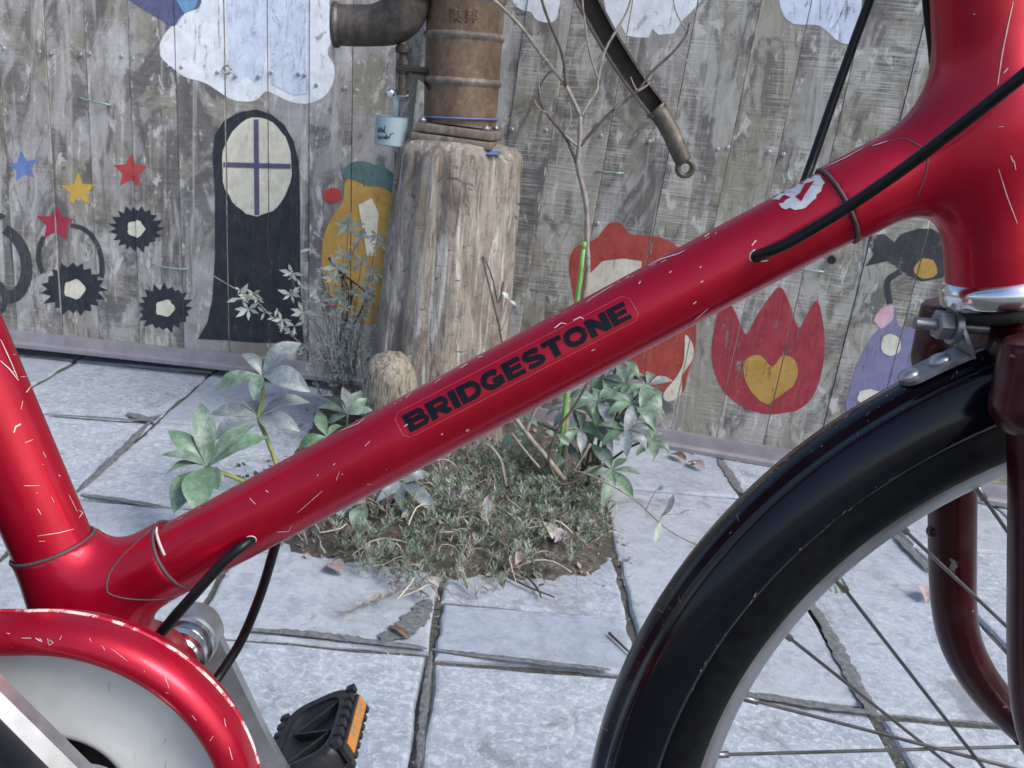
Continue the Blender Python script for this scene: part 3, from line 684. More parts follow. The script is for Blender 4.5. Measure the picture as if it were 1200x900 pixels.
# raised characters on the casting
def char_strokes(cx, cy, s, strokes):
    m = MB()
    for st in strokes:
        pts = []
        for k in range(len(st) - 1):
            for q in range(3): t = q / 3; pts.append((st[k][0] + (st[k + 1][0] - st[k][0]) * t, st[k][1] + (st[k + 1][1] - st[k][1]) * t))
        pts.append(st[-1]); W = []
        for x, y in pts:
            X, Yp = cx + (x - .5) * s, cy + (y - .5) * s + (x - .5) * s * .1
            r = ray(X, Yp).normalized(); o = EYE - pb; 
            d = r - pax * r.dot(pax); e = o - pax * o.dot(pax); Rr = sc * 1.01
            A, B, C = d.dot(d), 2 * d.dot(e), e.dot(e) - Rr * Rr; D = B * B - 4 * A * C
            if D < 0: continue
            W.append(EYE + r * ((-B - math.sqrt(D)) / (2 * A)))
        if len(W) > 1: m.tube(W, .0019, 6)
    m.obj('raised_character', M['pump'], pump)
char_strokes(534, 17, 17, [[(.1, .2), (.9, .2)], [(.5, 0), (.5, 1)], [(.2, .36), (.8, .36), (.8, .66), (.2, .66), (.2, .36)], [(.2, .51), (.8, .51)], [(.48, .68), (.1, .98)], [(.52, .68), (.9, .98)]])
char_strokes(553, 18, 17, [[(.05, .22), (.5, .22)], [(.08, .45), (.48, .45)], [(.02, .66), (.52, .66)], [(.28, .05), (.28, .7), (.1, 1)], [(.62, .05), (.62, 1)], [(.62, .1), (.92, .1), (.75, .42), (.95, .65), (.72, .75)]])
# spout: pipe from above turning left
SY = PY - .03
m = MB(); pts = smoothline([pY(394, 29, SY), pY(420, 30, SY), pY(443, 29, SY), pY(464, 22, SY), pY(476, 3, SY), pY(480, -25, SY), pY(482, -70, SY)], 7)
rr = [.0365] * len(pts); n0 = len(pts)
rr = [.0365 + .007 * max(0, min(1, (i - 12) / 10)) for i in range(n0)]
m.tube(pts, rr, 36, caps=False)
sp = m.obj('spout', M['spout'], pump, angle=50)
m = MB(); dx = (pts[0] - pts[1]).normalized()
m.lathe([(.033, -.02), (.033, .004), (.0375, .006), (.0405, .003), (.0405, -.003), (.0365, -.007)], pts[0], dx, 36, cap=False); m.obj('spout_rim', M['spout'], pump)
m = MB(); m.lathe([(.0001, -.05), (.033, -.05), (.033, .0)], pts[0], dx, 24, cap=False); m.obj('spout_inside', M['spout_in'], pump)
m = MB(); m.lathe([(.048, 0), (.05, .004), (.05, .016), (.046, .02)], pY(480, -2, SY), (0.02, 0, 1), 36); m.obj('pipe_collar', M['spout'], pump)
m = MB(); ra, rb = pY(473, 52, SY), pY(471, 112, SY); ax = (ra - rb).normalized(); LL_ = (ra - rb).length
m.lathe([(.006, 0), (.0125, .001), (.0125, .010), (.0085, .012), (.0085, LL_ * .42), (.012, LL_ * .44), (.0135, LL_ * .47), (.0135, LL_ * .52), (.010, LL_ * .54), (.0085, LL_ * .58), (.0125, LL_ * .60), (.013, LL_ * .68), (.008, LL_ * .70), (.008, LL_ * .82), (.015, LL_ * .84), (.016, LL_ * .93), (.01, LL_)], rb, ax, 20)
m.obj('drain_rod', M['spout'], pump, angle=40)
m = MB(); a, b = pY(465, 80, SY), pY(508, 83, PY - .02); dr = (b - a).normalized(); cr = dr.cross(Vector((0, -1, 0))).normalized()
up = Vector((0, 0, 1))
m.box((a + b) / 2, dr * ((b - a).length / 2), Vector((0, .016, 0)), up * .0055, bev=.002)
w0 = [pY(481, 84, SY), pY(487, 91, SY), pY(496, 97, SY), pY(502, 105, PY - .05), pY(508, 104, PY - .02), pY(508, 84, PY - .02)]
m.grid([[p + Vector((0, .008, 0)) for p in w0], [p - Vector((0, .008, 0)) for p in w0]], cv=True, cap0=True, cap1=True)
m.obj('bracket', M['dark'], pump, smooth=False)
m = MB(); a, b = pY(454, 108, SY), pY(479, 112, SY); m.tube([a, a.lerp(b, .3), a.lerp(b, .7), b], [.006, .0045, .0045, .006], 12); m.lathe([(.003, -.012), (.0085, -.008), (.0085, .006), (.004, .010)], pY(458, 109, SY - .004), (0, -1, 0), 14); m.obj('tap', M['chrome'], pump)
# handle: a channel bar ending in a grip with an eye
HY = PY - .12
hp = smoothline([pY(598, -70, HY), pY(645, -52, HY), pY(676, -22, HY), pY(694, 12, HY), pY(715, 50, HY), pY(742, 92, HY), pY(772, 131, HY)], 5)
m = MB(); rows = []
for i, p in enumerate(hp):
    t = (hp[min(i + 1, len(hp) - 1)] - hp[max(i - 1, 0)]).normalized(); s = t.cross(Vector((0, 1, 0))).normalized(); wd = .0205 - .004 * i / len(hp)
    f = Vector((0, -1, 0))
    rows.append([p + s * a * wd + f * d for a, d in ((-1, .014), (-.78, .014), (-.76, -.004), (.76, -.004), (.78, .014), (1, .014), (1, -.012), (-1, -.012))])
m.grid(rows, cv=True, cap0=True, cap1=True); hd = m.obj('pump_handle', M['channel'], pump, smooth=False)
hd.data.materials.append(M['handle'])
for i, p in enumerate(hd.data.polygons):
    if (i % 8) in (0, 4, 5, 7): p.material_index = 1
gp = smoothline([pY(768, 127, HY), pY(776, 137, HY), pY(786, 155, HY), pY(796, 178, HY), pY(801, 189, HY)], 4)
m = MB(); m.tube(gp, [.021, .0205] + [.0178 - .003 * i / len(gp) for i in range(len(gp) - 2)], 20); m.obj('grip', M['handle'], hd)
m = MB(); cc = pY(803, 197, HY); m.tube([cc + Vector((math.cos(a) * .0135, -.002 * math.sin(a), math.sin(a) * .0135)) for a in np.linspace(0, 2 * math.pi, 33)], .0055, 12, caps=False); m.obj('handle_eye', M['handle'], hd)

# tin cup hanging from the tap
CY = SY - .005
cb, ct = pY(457, 171, CY), pY(457, 137, CY)
cup = empty('tin_cup', 'small pale blue enamel cup with black script hanging under the spout', 'cup', cb)
cax = (pY(458, 130, CY) - cb); cax = Vector((.02, -.0, 1)).normalized(); ch = (ct - cb).length; cr_ = .0298
m = MB(); m.lathe([(.001, 0), (cr_ - .002, 0), (cr_, .002), (cr_, ch), (cr_ + .001, ch + .001), (cr_ - .0005, ch + .0015), (cr_ - .0018, ch)], cb, cax, 40); m.obj('cup_body', M['cup'], cup, angle=40)
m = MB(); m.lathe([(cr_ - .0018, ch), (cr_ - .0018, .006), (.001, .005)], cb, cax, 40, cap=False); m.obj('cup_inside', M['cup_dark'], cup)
m = MB(); st = [pY(464, 136, CY + .012), pY(464, 126, CY + .004), pY(463, 115, CY), pY(461, 108, CY - .006), pY(458, 110, CY - .012)]
st = smoothline(st, 5); m.grid([[p + Vector((-.0042, 0, 0)), p + Vector((.0042, 0, .0005)), p + Vector((.0042, .0015, 0)), p + Vector((-.0042, .0015, 0))] for p in st], cv=True, cap0=True, cap1=True); m.obj('cup_handle', M['cup'], cup, smooth=False)
m = MB()
def cup_word(pts, wd=.0011):
    W = []
    for x, y in pts:
        p = pY(x, y, CY - cr_); q = p - cb; hh = q.dot(cax); dxx = max(-.98, min(.98, q.x / cr_))
        W.append(cb + cax * hh + Vector((dxx * (cr_ + .0004), -math.sqrt(1 - dxx * dxx) * (cr_ + .0004), 0)))
    m.tube(smoothline(W, 4), wd, 5)
cup_word([(442, 156), (443, 149), (444, 155), (446, 149), (447, 155), (448, 151), (449, 155), (451, 147), (450, 154), (452, 155)], .0008)
cup_word([(442, 158), (443, 163), (445, 159), (446, 163), (448, 159), (449, 162), (451, 160), (451, 163), (453, 157), (453, 163), (455, 160), (456, 162), (457, 158), (461, 156)], .0008)
m.obj('script_lettering', M['ink'], cup)

# ------------------------------------------------------------------ bicycle
YB = .488
bike = empty('bicycle', 'red city bicycle with scratched paint standing side-on close in front', 'bicycle', (.1, YB, 0))
def bp(x, y, d=0.): return pY(x, y, YB + d)
def arr(v): return np.array(tuple(v))
# head lug: head tube and tube socket cast together
hA, hB = bp(1152, -60), bp(1168.5, 333); hax = (hA - hB).normalized()
tA, tB = bp(150, 683.5), bp(1000, 231.5); tax = (tB - tA).normalized()       # main tube axis
RT = .0191
k0, k1 = bp(981, 241.5), bp(1175, 140)
def head_field(G):
    a = capsule(G, arr(hA + hax * .08), arr(hB - hax * .02), .0240)
    b = capsule(G, arr(k0), arr(k1), .0206)
    f = smin(a, b, .030)
    cut = (G - arr(hB)) @ -arr(hax)                    # flat bottom
    c2 = (arr(k0) - G) @ arr(tax)                      # flat mouth of the socket
    return np.maximum(np.maximum(f, cut), c2)
V, F = snets(head_field, (min(k0.x, hA.x) - .02, YB - .05, hB.z - .012), (hB.x + .05, YB + .05, hA.z + .03), .0016)
head = obj('head_tube', V, F, M['red'], bike, smooth=True, angle=50)
# bottom bracket lug
sA, sB = bp(-75, 323), bp(62, 640); sax = (sB - sA).normalized()
RS = .0208
BBc = bp(152, 808)
l0, l1 = bp(207, 650), bp(108, 703)
def bb_field(G):
    a = capsule(G, arr(sB), arr(BBc), .0222, .027)
    b = capsule(G, arr(l0), arr(l1), .0208, .0218)
    c = capsule(G, arr(BBc + Vector((0, -.034, 0))), arr(BBc + Vector((0, .034, 0))), .024)
    f = smin(smin(a, b, .022), c, .02)
    e1 = (arr(sB) - G) @ arr(sax); e2 = (G - arr(l0)) @ arr(tax)
    f = np.maximum(np.maximum(f, e1), e2)
    return np.maximum(f, np.abs(G[..., 1] - YB) - .036)
V, F = snets(bb_field, (sB.x - .05, YB - .045, BBc.z - .04), (l0.x + .03, YB + .045, sB.z + .04), .0016)
bb = obj('bottom_bracket_lug', V, F, M['red'], bike, smooth=True, angle=50)
m = MB(); N = 60; m.tube([tA.lerp(tB, .02 + .97 * i / N) for i in range(N + 1)], RT, 64); mt = m.obj('main_tube', M['red'], bike, angle=50)
m = MB(); m.tube([sA.lerp(sB, -2.4 + 3.43 * i / 20) for i in range(21)], RS, 56); stb = m.obj('seat_tube', M['red'], bike, angle=50)

def bvh_of(objs):
    V = []; F = []
    for o in objs:
        b = len(V); og = ORG[o.name]
        V += [og + v.co for v in o.data.vertices]; F += [[i + b for i in p.vertices] for p in o.data.polygons]
    return BVHTree.FromPolygons(V, F)
FR = bvh_of([head, bb, mt, stb])
def hit(x, y, T=FR, off=.00025):
    h = T.ray_cast(EYE, ray(x, y).normalized())
    if h[0] is None: return None
    n = h[1] if h[1].dot(ray(x, y)) < 0 else -h[1]
    return h[0] + n * off
def densify(pts, step=5):
    out = []
    for a, b in zip(pts, pts[1:]):
        d = math.hypot(b[0] - a[0], b[1] - a[1]); n = max(1, int(d / step))
        out += [(a[0] + (b[0] - a[0]) * i / n, a[1] + (b[1] - a[1]) * i / n) for i in range(n)]
    return out + [pts[-1]]
def line_on(pts, r, T=FR, step=6, off=0.0):
    W = [hit(x, y, T, off) for x, y in densify(pts, step)]; W = [p for p in W if p is not None]
    m = MB()
    if len(W) > 1: m.tube(W, r, 6)
    return m
def band_ring(c, ax, R, r, mat, name):
    ref = Vector((0, 1, 0)); a = ref.cross(ax).normalized(); b = ax.cross(a); m = MB()
    rows = [[c + (a * math.cos(q) + b * math.sin(q)) * (R + r * math.cos(p)) + ax * (r * 1.1 * math.sin(p)) for p in [2 * math.pi * k / 10 for k in range(10)]] for q in [2 * math.pi * k / 64 for k in range(64)]]
    m.grid(rows, cu=True, cv=True); return m.obj(name, M[mat], bike)
band_ring(k0, tax, RT + .0007, .0010, 'lug_line', 'lug_seam')
band_ring(l0, tax, RT + .0007, .0010, 'lug_line', 'lug_seam')
band_ring(sB, sax, RS + .0009, .0010, 'lug_line', 'lug_seam')
def curve_px(pts): return [(v.x, v.y) for v in smoothline([Vector((a, b, 0)) for a, b in pts], 4)]
line_on(curve_px([(962, 200), (987, 187), (1013, 174), (1046, 165), (1060, 163), (1074, 169), (1084, 177), (1087, 192), (1082, 212), (1073, 234)]), .0004, off=-.0001).obj('lug_groove', M['lug_line'], bike)
scr_ = line_on(curve_px([(182, 611), (183, 623), (187, 637), (193, 651)]), .0009, off=.0001); scr_.obj('worn_lug_edge', M['chip'], bike)
line_on(curve_px([(187, 611), (168, 628), (143, 652), (128, 673), (125, 690), (130, 697), (150, 702), (182, 703), (222, 698)]), .00055, off=-.0001).obj('lug_groove', M['lug_line'], bike)
# bare metal patch by the head lug, red islands inside it
def patch(poly, mat, name, T=FR, off=.0003, parent=None, m=None):
    m = m or MB(); xs = [p[0] for p in poly]; ys = [p[1] for p in poly]; st = 3.0
    tri = tessellate_polygon([[Vector((p[0], p[1], 0)) for p in poly]])
    bm = bmesh.new(); vs = [bm.verts.new((p[0], p[1], 0)) for p in poly]
    for t in tri:
        try: bm.faces.new([vs[i] for i in t])
        except ValueError: pass
    for _ in range(4):
        le = [e for e in bm.edges if e.calc_length() > 9]
        if not le: break
        bmesh.ops.subdivide_edges(bm, edges=le, cuts=1); bmesh.ops.triangulate(bm, faces=bm.faces[:])
    bm.verts.index_update(); W = [hit(v.co.x, v.co.y, T, off) for v in bm.verts]
    F = [[v.index for v in f.verts] for f in bm.faces if all(W[v.index] is not None for v in f.verts)]
    W = [p if p is not None else Vector((0, 0, 0)) for p in W]; bm.free(); m.add(W, F)
    return m
def used(m):
    ids = sorted({i for f in m.F for i in f}); k = {a: b for b, a in enumerate(ids)}
    m.V = [m.V[i] for i in ids]; m.F = [[k[i] for i in f] for f in m.F]; return m
R = random.Random(3)
def ragged(pts, j=1.6, step=4):
    return [(x + R.uniform(-j, j), y + R.uniform(-j, j)) for x, y in densify(pts + [pts[0]], step)[:-1]]
used(patch(ragged([(905, 234), (918, 226), (935, 217), (950, 209), (960, 206), (966, 213), (961, 226), (952, 236), (945, 243), (930, 245), (915, 244), (912, 240), (922, 236), (926, 230), (921, 228), (911, 236)]), None, None)).obj('bare_patch', M['chip_metal'], bike)
used(patch(ragged([(932, 232), (945, 216), (955, 213), (946, 224), (939, 236)], 1), None, None, off=.0005)).obj('paint_flake', M['red'], bike)

# lettering printed along the tube
e0, e1 = Vector((481, 507)), Vector((741, 372.5)); ed = (e1 - e0); LEN = ed.length; ed /= LEN; eu = Vector((ed.y, -ed.x)); 
if eu.y > 0: eu = -eu
CAPH = 22.0
def L_arc(cx, cy, rx, ry, a0, a1, n=10): return [(cx + rx * math.cos(math.radians(a0 + (a1 - a0) * i / n)), cy + ry * math.sin(math.radians(a0 + (a1 - a0) * i / n))) for i in range(n + 1)]
LET = {   # (width, strokes as polylines with a stroke width, unit cap height)
 'B': (1.16, [([(.0 + .17, 0), (.17, 1)], .34), ([(.1, .885), (.66, .885)] + L_arc(.66, .70, .24, .185, 90, -90, 6) + [(.1, .515)], .23), ([(.1, .115), (.72, .115)] + L_arc(.72, .315, .26, .2, -90, 90, 6) + [(.1, .515)], .23)]),
 'R': (1.16, [([(.17, 0), (.17, 1)], .34), ([(.1, .885), (.68, .885)] + L_arc(.68, .66, .27, .225, 90, -90, 6) + [(.1, .435)], .23), ([(.55, .45), (.97, 0.0)], .33)]),
 'I': (.44, [([(.18, 0), (.18, 1)], .36)]),
 'D': (1.16, [([(.17, 0), (.17, 1)], .34), ([(.1, .885), (.56, .885)] + L_arc(.56, .5, .40, .385, 90, -90, 10) + [(.1, .115)], .25)]),
 'G': (1.18, [(L_arc(.55, .5, .42, .385, 40, 330, 18) , .26), ([(.55, .43), (1.06, .43)], .22), ([(.94, .5), (.94, .06)], .24)]),
 'E': (1.0, [([(.17, 0), (.17, 1)], .34), ([(.1, .885), (.92, .885)], .23), ([(.1, .5), (.86, .5)], .21), ([(.1, .115), (.94, .115)], .23)]),
 'S': (1.08, [(L_arc(.50, .70, .36, .19, 20, 270, 12) + L_arc(.52, .30, .38, .19, 90, -160, 12), .24)]),
 'T': (1.04, [([(0, .885), (.98, .885)], .23), ([(.49, 0), (.49, .9)], .34)]),
 'O': (1.2, [(L_arc(.56, .5, .43, .385, 0, 360, 24), .26)]),
 'N': (1.14, [([(.16, 0), (.16, 1)], .32), ([(.90, 0), (.90, 1)], .32), ([(.12, .98), (.94, .02)], .32)]),
}
word = 'BRIDGESTONE'; tot = sum(LET[c][0] for c in word) - .06; kx = LEN / (tot * CAPH)
m = MB(); xo = 0
for ch in word:
    wdt, strokes = LET[ch]
    for pts, sw in strokes:
        px_ = [Vector(((xo + a) * CAPH * kx, b * CAPH)) for a, b in pts]
        d = []
        for a, b in zip(px_, px_[1:]):
            n = max(1, int((b - a).length / 4)); d += [a.lerp(b, i / n) for i in range(n)]
        d.append(px_[-1]); rows = []
        for i, p in enumerate(d):
            t = (d[min(i + 1, len(d) - 1)] - d[max(i - 1, 0)]).normalized(); nn = Vector((-t.y, t.x)) * (min(.40, sw * 1.22) * CAPH / 2)
            row = []
            for q in (-1, 0, 1):
                z = p + nn * q; z.y = min(CAPH, max(0, z.y)); s = e0 + ed * z.x + eu * z.y
                row.append(hit(s.x, s.y, off=.00032) or Vector((0, 0, 0)))
            rows.append(row)
        m.grid(rows)
    xo += wdt
m.obj('lettering', M['letter'], mt)
c0, c1, c2, c3 = [e0 + ed * a + eu * b for a, b in ((-9, -5), (LEN + 9, -5), (LEN + 7, CAPH + 6), (-9, CAPH + 6))]
stk = line_on([tuple(v) for v in (c0.lerp(c1, .02), c0.lerp(c1, .98), c1.lerp(c2, .2), c1.lerp(c2, .8), c2.lerp(c3, .02), c2.lerp(c3, .98), c3.lerp(c0, .2), c3.lerp(c0, .8), c0.lerp(c1, .02))], .00016, off=-.00004); stk.obj('sticker_edge', M['film'], mt)
# chips and scratches in the paint
m = MB()
def scratch(pts, wpx=1.2, T=FR):
    pts = densify(pts, 4); n = len(pts); A = []
    for i, p in enumerate(pts):
        a, b = pts[max(i - 1, 0)], pts[min(i + 1, n - 1)]; dx, dy = b[0] - a[0], b[1] - a[1]; l = math.hypot(dx, dy) or 1
        k = wpx * .18 * (.35 + math.sin(math.pi * (i + .4) / (n - .2 + .01)) ** .6 * R.uniform(.6, 1.2)); k = abs(k)
        q = [hit(p[0] - dy / l * k * s, p[1] + dx / l * k * s, T, .0004) for s in (-1, 1)]
        if None in q: return
        A.append(q)
    if len(A) > 1: m.grid(A)
for s, wd in [([(267, 571), (290, 557), (320, 543), (336, 534)], 2.4), ([(320, 543), (334, 537), (338, 541)], 2), ([(348, 601), (378, 575)], 1.3), ([(293, 584), (300, 591)], 2), ([(312, 575), (315, 577)], 2), ([(324, 623), (338, 622), (342, 615)], 1.4),
              ([(428, 523), (434, 517)], 1.5), ([(394, 563), (398, 552)], 1), ([(430, 567), (434, 567)], 1.2), ([(400, 505), (420, 497), (428, 490)], 2), ([(374, 516), (382, 512), (390, 508)], 1.8), ([(462, 474), (468, 466)], 2), ([(476, 467), (483, 460)], 1.6), ([(540, 432), (548, 427)], 3), ([(560, 420), (566, 418)], 2), ([(509, 450), (517, 444)], 1.4),
              ([(650, 385), (658, 379), (664, 380)], 3.2), ([(672, 376), (680, 372), (684, 374)], 3.2), ([(760, 312), (775, 304), (795, 298), (803, 294)], 2.2), ([(690, 352), (720, 334)], 1.2), ([(826, 278), (832, 274)], 3), ([(838, 275), (840, 273)], 2), ([(814, 374), (824, 366), (829, 361)], 2), ([(808, 383), (812, 379)], 1.4), ([(821, 331), (824, 329)], 3), ([(820, 314), (822, 312)], 2.4), ([(749, 333), (751, 330)], 3), ([(785, 320), (787, 318)], 2), ([(812, 356), (816, 353)], 2.5),
              ([(881, 288), (886, 282)], 4), ([(885, 302), (893, 306), (900, 305)], 3), ([(478, 497), (474, 500)], 3), ([(693, 411), (697, 409)], 2), ([(546, 505), (548, 503)], 3), ([(517, 509), (519, 508)], 3), ([(391, 545), (393, 543)], 3), ([(401, 556), (402, 555)], 2), ([(372, 558), (373, 556)], 2),
              ([(190, 609), (188, 618), (192, 630), (196, 640)], 3.5), ([(205, 596), (232, 584), (262, 570)], 2), ([(243, 594), (245, 584)], 1), ([(965, 197), (990, 186), (1012, 174)], 2), ([(963, 202), (972, 208), (977, 216)], 3), ([(1022, 172), (1040, 166)], 2),
              ([(0, 423), (10, 432), (21, 446)], 3), ([(0, 398), (12, 424), (20, 443)], 2.5), ([(16, 507), (18, 500), (24, 497)], 5), ([(29, 519), (38, 515)], 1.5), ([(28, 569), (46, 569)], 1.5), ([(44, 628), (70, 624), (86, 620)], 1.8), ([(46, 634), (53, 634)], 1.8), ([(44, 596), (48, 603)], 2), ([(60, 582), (63, 589)], 1.5), ([(30, 460), (36, 452)], 3), ([(24, 480), (26, 470)], 1.2), ([(50, 530), (53, 536)], 1.4), ([(68, 557), (70, 558)], 2), ([(80, 580), (90, 600)], 1), ([(92, 607), (96, 601), (92, 598)], 2),
              ([(1169, 100), (1175, 60), (1182, 25), (1187, 2)], 3), ([(1170, 198), (1180, 230), (1192, 262)], 2.6), ([(1184, 182), (1187, 190)], 3), ([(1188, 188), (1190, 199)], 2), ([(1141, 16), (1143, 17)], 4), ([(1176, 86), (1181, 80)], 3), ([(1170, 149), (1176, 148)], 1.6)]:
    scratch(s, wd)
for _ in range(4):
    u = R.uniform(240, 900); y = 555 - (u - 300) * .53 + 98 * R.random(); l = R.choice([1, 1.2, 1.5, 2, 3]); a = R.uniform(-1.4, .2)
    scratch([(u, y), (u + l * math.cos(a), y + l * math.sin(a))], R.choice([.6, .8, 1.0]))
for _ in range(46):
    u = R.choice([R.uniform(205, 380), R.uniform(400, 560), R.uniform(640, 830), R.uniform(205, 300)]); y = 609 - (u - 200) * .533 + R.uniform(0, 6); l = R.choice([1.5, 2, 3, 6])
    scratch([(u, y), (u + l, y - l * .53)], R.choice([.6, .9, 1.4]))
for _ in range(6):
    t = R.random(); u = 105 * t - R.uniform(2, 75); y = 374 + 241 * t + R.uniform(-4, 4); l = R.choice([2, 3, 8]); scratch([(u, y), (u + l, y + R.uniform(-1, 1))], R.choice([.8, 1.2]))
o = m.obj('paint_scratch', M['chip'], bike); tag(o, kind='stuff')

for hx, hy, rx_, ry_, rot_ in ((887, 300, 9, 7.5, -.5), (290, 636, 11, 6.5, -.5)):
    el = [(hx + rx_ * math.cos(a) * math.cos(rot_) - ry_ * math.sin(a) * math.sin(rot_), hy + rx_ * math.cos(a) * math.sin(rot_) + ry_ * math.sin(a) * math.cos(rot_)) for a in np.linspace(0, 2 * math.pi, 18, endpoint=False)]
    used(patch(el, None, None, off=.0002)).obj('cable_hole', M['dark'], mt)
    ch_ = line_on(el[8:15] if hx > 500 else el[14:] + el[:3], .00035); ch_.obj('hole_edge', M['chip'], mt)
# headset, fork
m = MB(); m.lathe([(.0240, .004), (.0248, .0035), (.0268, .0015), (.0274, -.001), (.0274, -.0065), (.0258, -.0085), (.0235, -.009)], hB, hax, 56, cap=False); m.obj('headset_cup', M['chrome'], bike)
m = MB(); m.lathe([(.020, -.008), (.0215, -.011), (.0215, -.015), (.019, -.0165)], hB, hax, 48); m.obj('crown_race', M['dark'], bike)
FW = .047
blade = [bp(1111, 377, .047), bp(1114, 430, .047), bp(1116.5, 500, .047), bp(1117, 580, .047), bp(1117.5, 660, .047), bp(1120, 715, .047), bp(1129, 757, .047), bp(1147, 793, .047), bp(1172, 826, .047), bp(1201, 855, .047)]
blade = [Vector((p.x, YB, p.z)) for p in blade]
bl = smoothline(blade, 6); nb = len(bl)
for s, nm in ((1, 'far'), (-1, 'near')):
    W = []
    for i, p in enumerate(bl):
        t = i / (nb - 1); W.append(p + Vector((0, s * (FW + .004 * t), 0)))
    m = MB(); m.tube(W, [.0135 - .0028 * max(0, (i / (nb - 1) - .45)) / .55 for i in range(nb)], 28)
    fb = m.obj('fork_blade', M['wine_shaded'], bike, angle=50)
    W2 = [W[-1], W[-1] + (W[-1] - W[-3]).normalized() * .018, Vector((.385, YB + s * (FW + .003), .312)), Vector((.402, YB + s * (FW + .003), .300))]
    m = MB(); rows = [[p + Vector((0, dy, 0)) + n_ * h for dy, h in ((-.002, -1), (.002, -1), (.002, 1), (-.002, 1))] for p, n_ in zip(W2, [Vector((.006, 0, .008)), Vector((.007, 0, .010)), Vector((.009, 0, .013)), Vector((.006, 0, .011))])]
    m.grid(rows, cv=True, cap0=True, cap1=True); m.obj('dropout', M['dark'], bike, smooth=False)
    if s > 0:
        m = MB(); q = bp(1090, 622, .047); m.lathe([(.0042, -.006), (.0042, .004), (.0025, .0055)], q + Vector((.004, 0, 0)), Vector((-1, -.1, 0)), 12); m.obj('fork_boss', M['wine_shaded'], fb)
ctop = Vector((blade[0].x, YB, blade[0].z)); cst = hB - hax * .036 + Vector((.006, 0, 0))
def crown_field(G):
    f = capsule(G, arr(ctop + Vector((0, -FW, .006))), arr(ctop + Vector((0, -FW, -.02))), .0158)
    f = smin(f, capsule(G, arr(ctop + Vector((0, FW, .006))), arr(ctop + Vector((0, FW, -.02))), .0158), .004)
    f = smin(f, capsule(G, arr(ctop + Vector((.001, -FW, -.002))), arr(cst), .0135, .0118), .006)
    f = smin(f, capsule(G, arr(ctop + Vector((.001, FW, -.002))), arr(cst), .0135, .0118), .006)
    f = smin(f, capsule(G, arr(cst), arr(cst + hax * .012), .0125), .006)
    return np.maximum(f, (G - arr(hB - hax * .0165)) @ arr(hax))
V, F = snets(crown_field, (ctop.x - .03, YB - .075, ctop.z - .05), (cst.x + .035, YB + .075, ctop.z + .045), .0018)
obj('fork_crown', V, F, M['wine_shaded'], bike, smooth=True, angle=50)

# wheel, tyre, mudguard
HUB = Vector((.398, YB, .3035))
def circ(r, y, a): return HUB + Vector((math.cos(a) * r, y, math.sin(a) * r))
def revolve(prof, a0, a1, n, close=True, full=False, cap=False):
    m = MB(); m.grid([[circ(r, y, math.radians(a0 + (a1 - a0) * i / n)) for r, y in prof] for i in range(n if full else n + 1)], cu=full, cv=close, cap0=cap, cap1=cap); return m
rim = [(.2515, -.0075), (.2505, 0), (.2515, .0075), (.2545, .0105), (.2625, .0138), (.2690, .0142), (.2700, .0125), (.2640, .0110), (.262, 0), (.2640, -.0110), (.2700, -.0125), (.2690, -.0142), (.2625, -.0138), (.2545, -.0105)]
wheel = revolve(rim, 0, 360, 160, True, True).obj('front_wheel', M['alloy_rim'], bike, HUB, angle=35)
ty = [(.2775 + .0205 * math.cos(a) * 1.0 - 0.0, .0212 * math.sin(a)) for a in np.linspace(0, 2 * math.pi, 24, endpoint=False)]
revolve(ty, 0, 360, 160, True, True).obj('tyre', M['rubber'], wheel)
m = MB(); m.lathe([(.001, -.052), (.005, -.052), (.005, -.036), (.014, -.034), (.046, -.030), (.046, -.026), (.040, -.024), (.036, 0), (.040, .024), (.046, .026), (.046, .030), (.014, .034), (.005, .036), (.005, .052), (.001, .052)], HUB, (0, 1, 0), 40); m.obj('hub', M['alloy_rim'], wheel, angle=40)
NSP = 36; OFF = 3.2
for i in range(NSP):
    a = math.radians(OFF + 360 * i / NSP); side = -1 if i % 2 == 0 else 1; k = (i // 2) % 2
    ha = a + math.radians(62 if k else -62)
    p0 = circ(.2512, side * .003, a); p1 = circ(.0425, side * .0285, ha); d = (p1 - p0).normalized()
    m = MB(); m.tube([p0 - d * .003, p0 + d * .0095, p0 + d * .0098, p1], [.0021, .0020, .00105, .00105], 8); m.obj('spoke', M['spoke'], wheel)
RFc = .3185
fp = [(RFc - .0295, -.0255), (RFc - .0275, -.0268), (RFc - .018, -.0262), (RFc - .009, -.0235), (RFc - .0048, -.0185), (RFc - .0034, -.0150), (RFc - .0038, -.0125), (RFc - .0034, -.0110), (RFc - .0008, -.0085), (RFc + .0006, -.004), (RFc + .0009, 0)]
fp = fp + [(r, -y) for r, y in fp[-2::-1]]
fpi = [(r - .0012, y * .955) for r, y in fp[::-1]]
fender = revolve(fp + fpi, 62, 205, 120, True, cap=True).obj('mudguard', M['fender'], bike, angle=60)
RH = HUB + Vector((-1.005, 0, 0))
rw = wheel.copy(); COL.objects.link(rw); rw.name = 'rear_wheel'; rw.location = RH - ORG[bike.name]
for c in list(wheel.children):
    d = c.copy(); COL.objects.link(d); d.parent = rw
m = MB(); m.grid([[p + RH - HUB for p in [circ(r, y, math.radians(-40 + 215 * i / 90)) for r, y in fp + fpi]] for i in range(91)], cv=True, cap0=True, cap1=True); m.obj('mudguard', M['fender'], bike, angle=60)
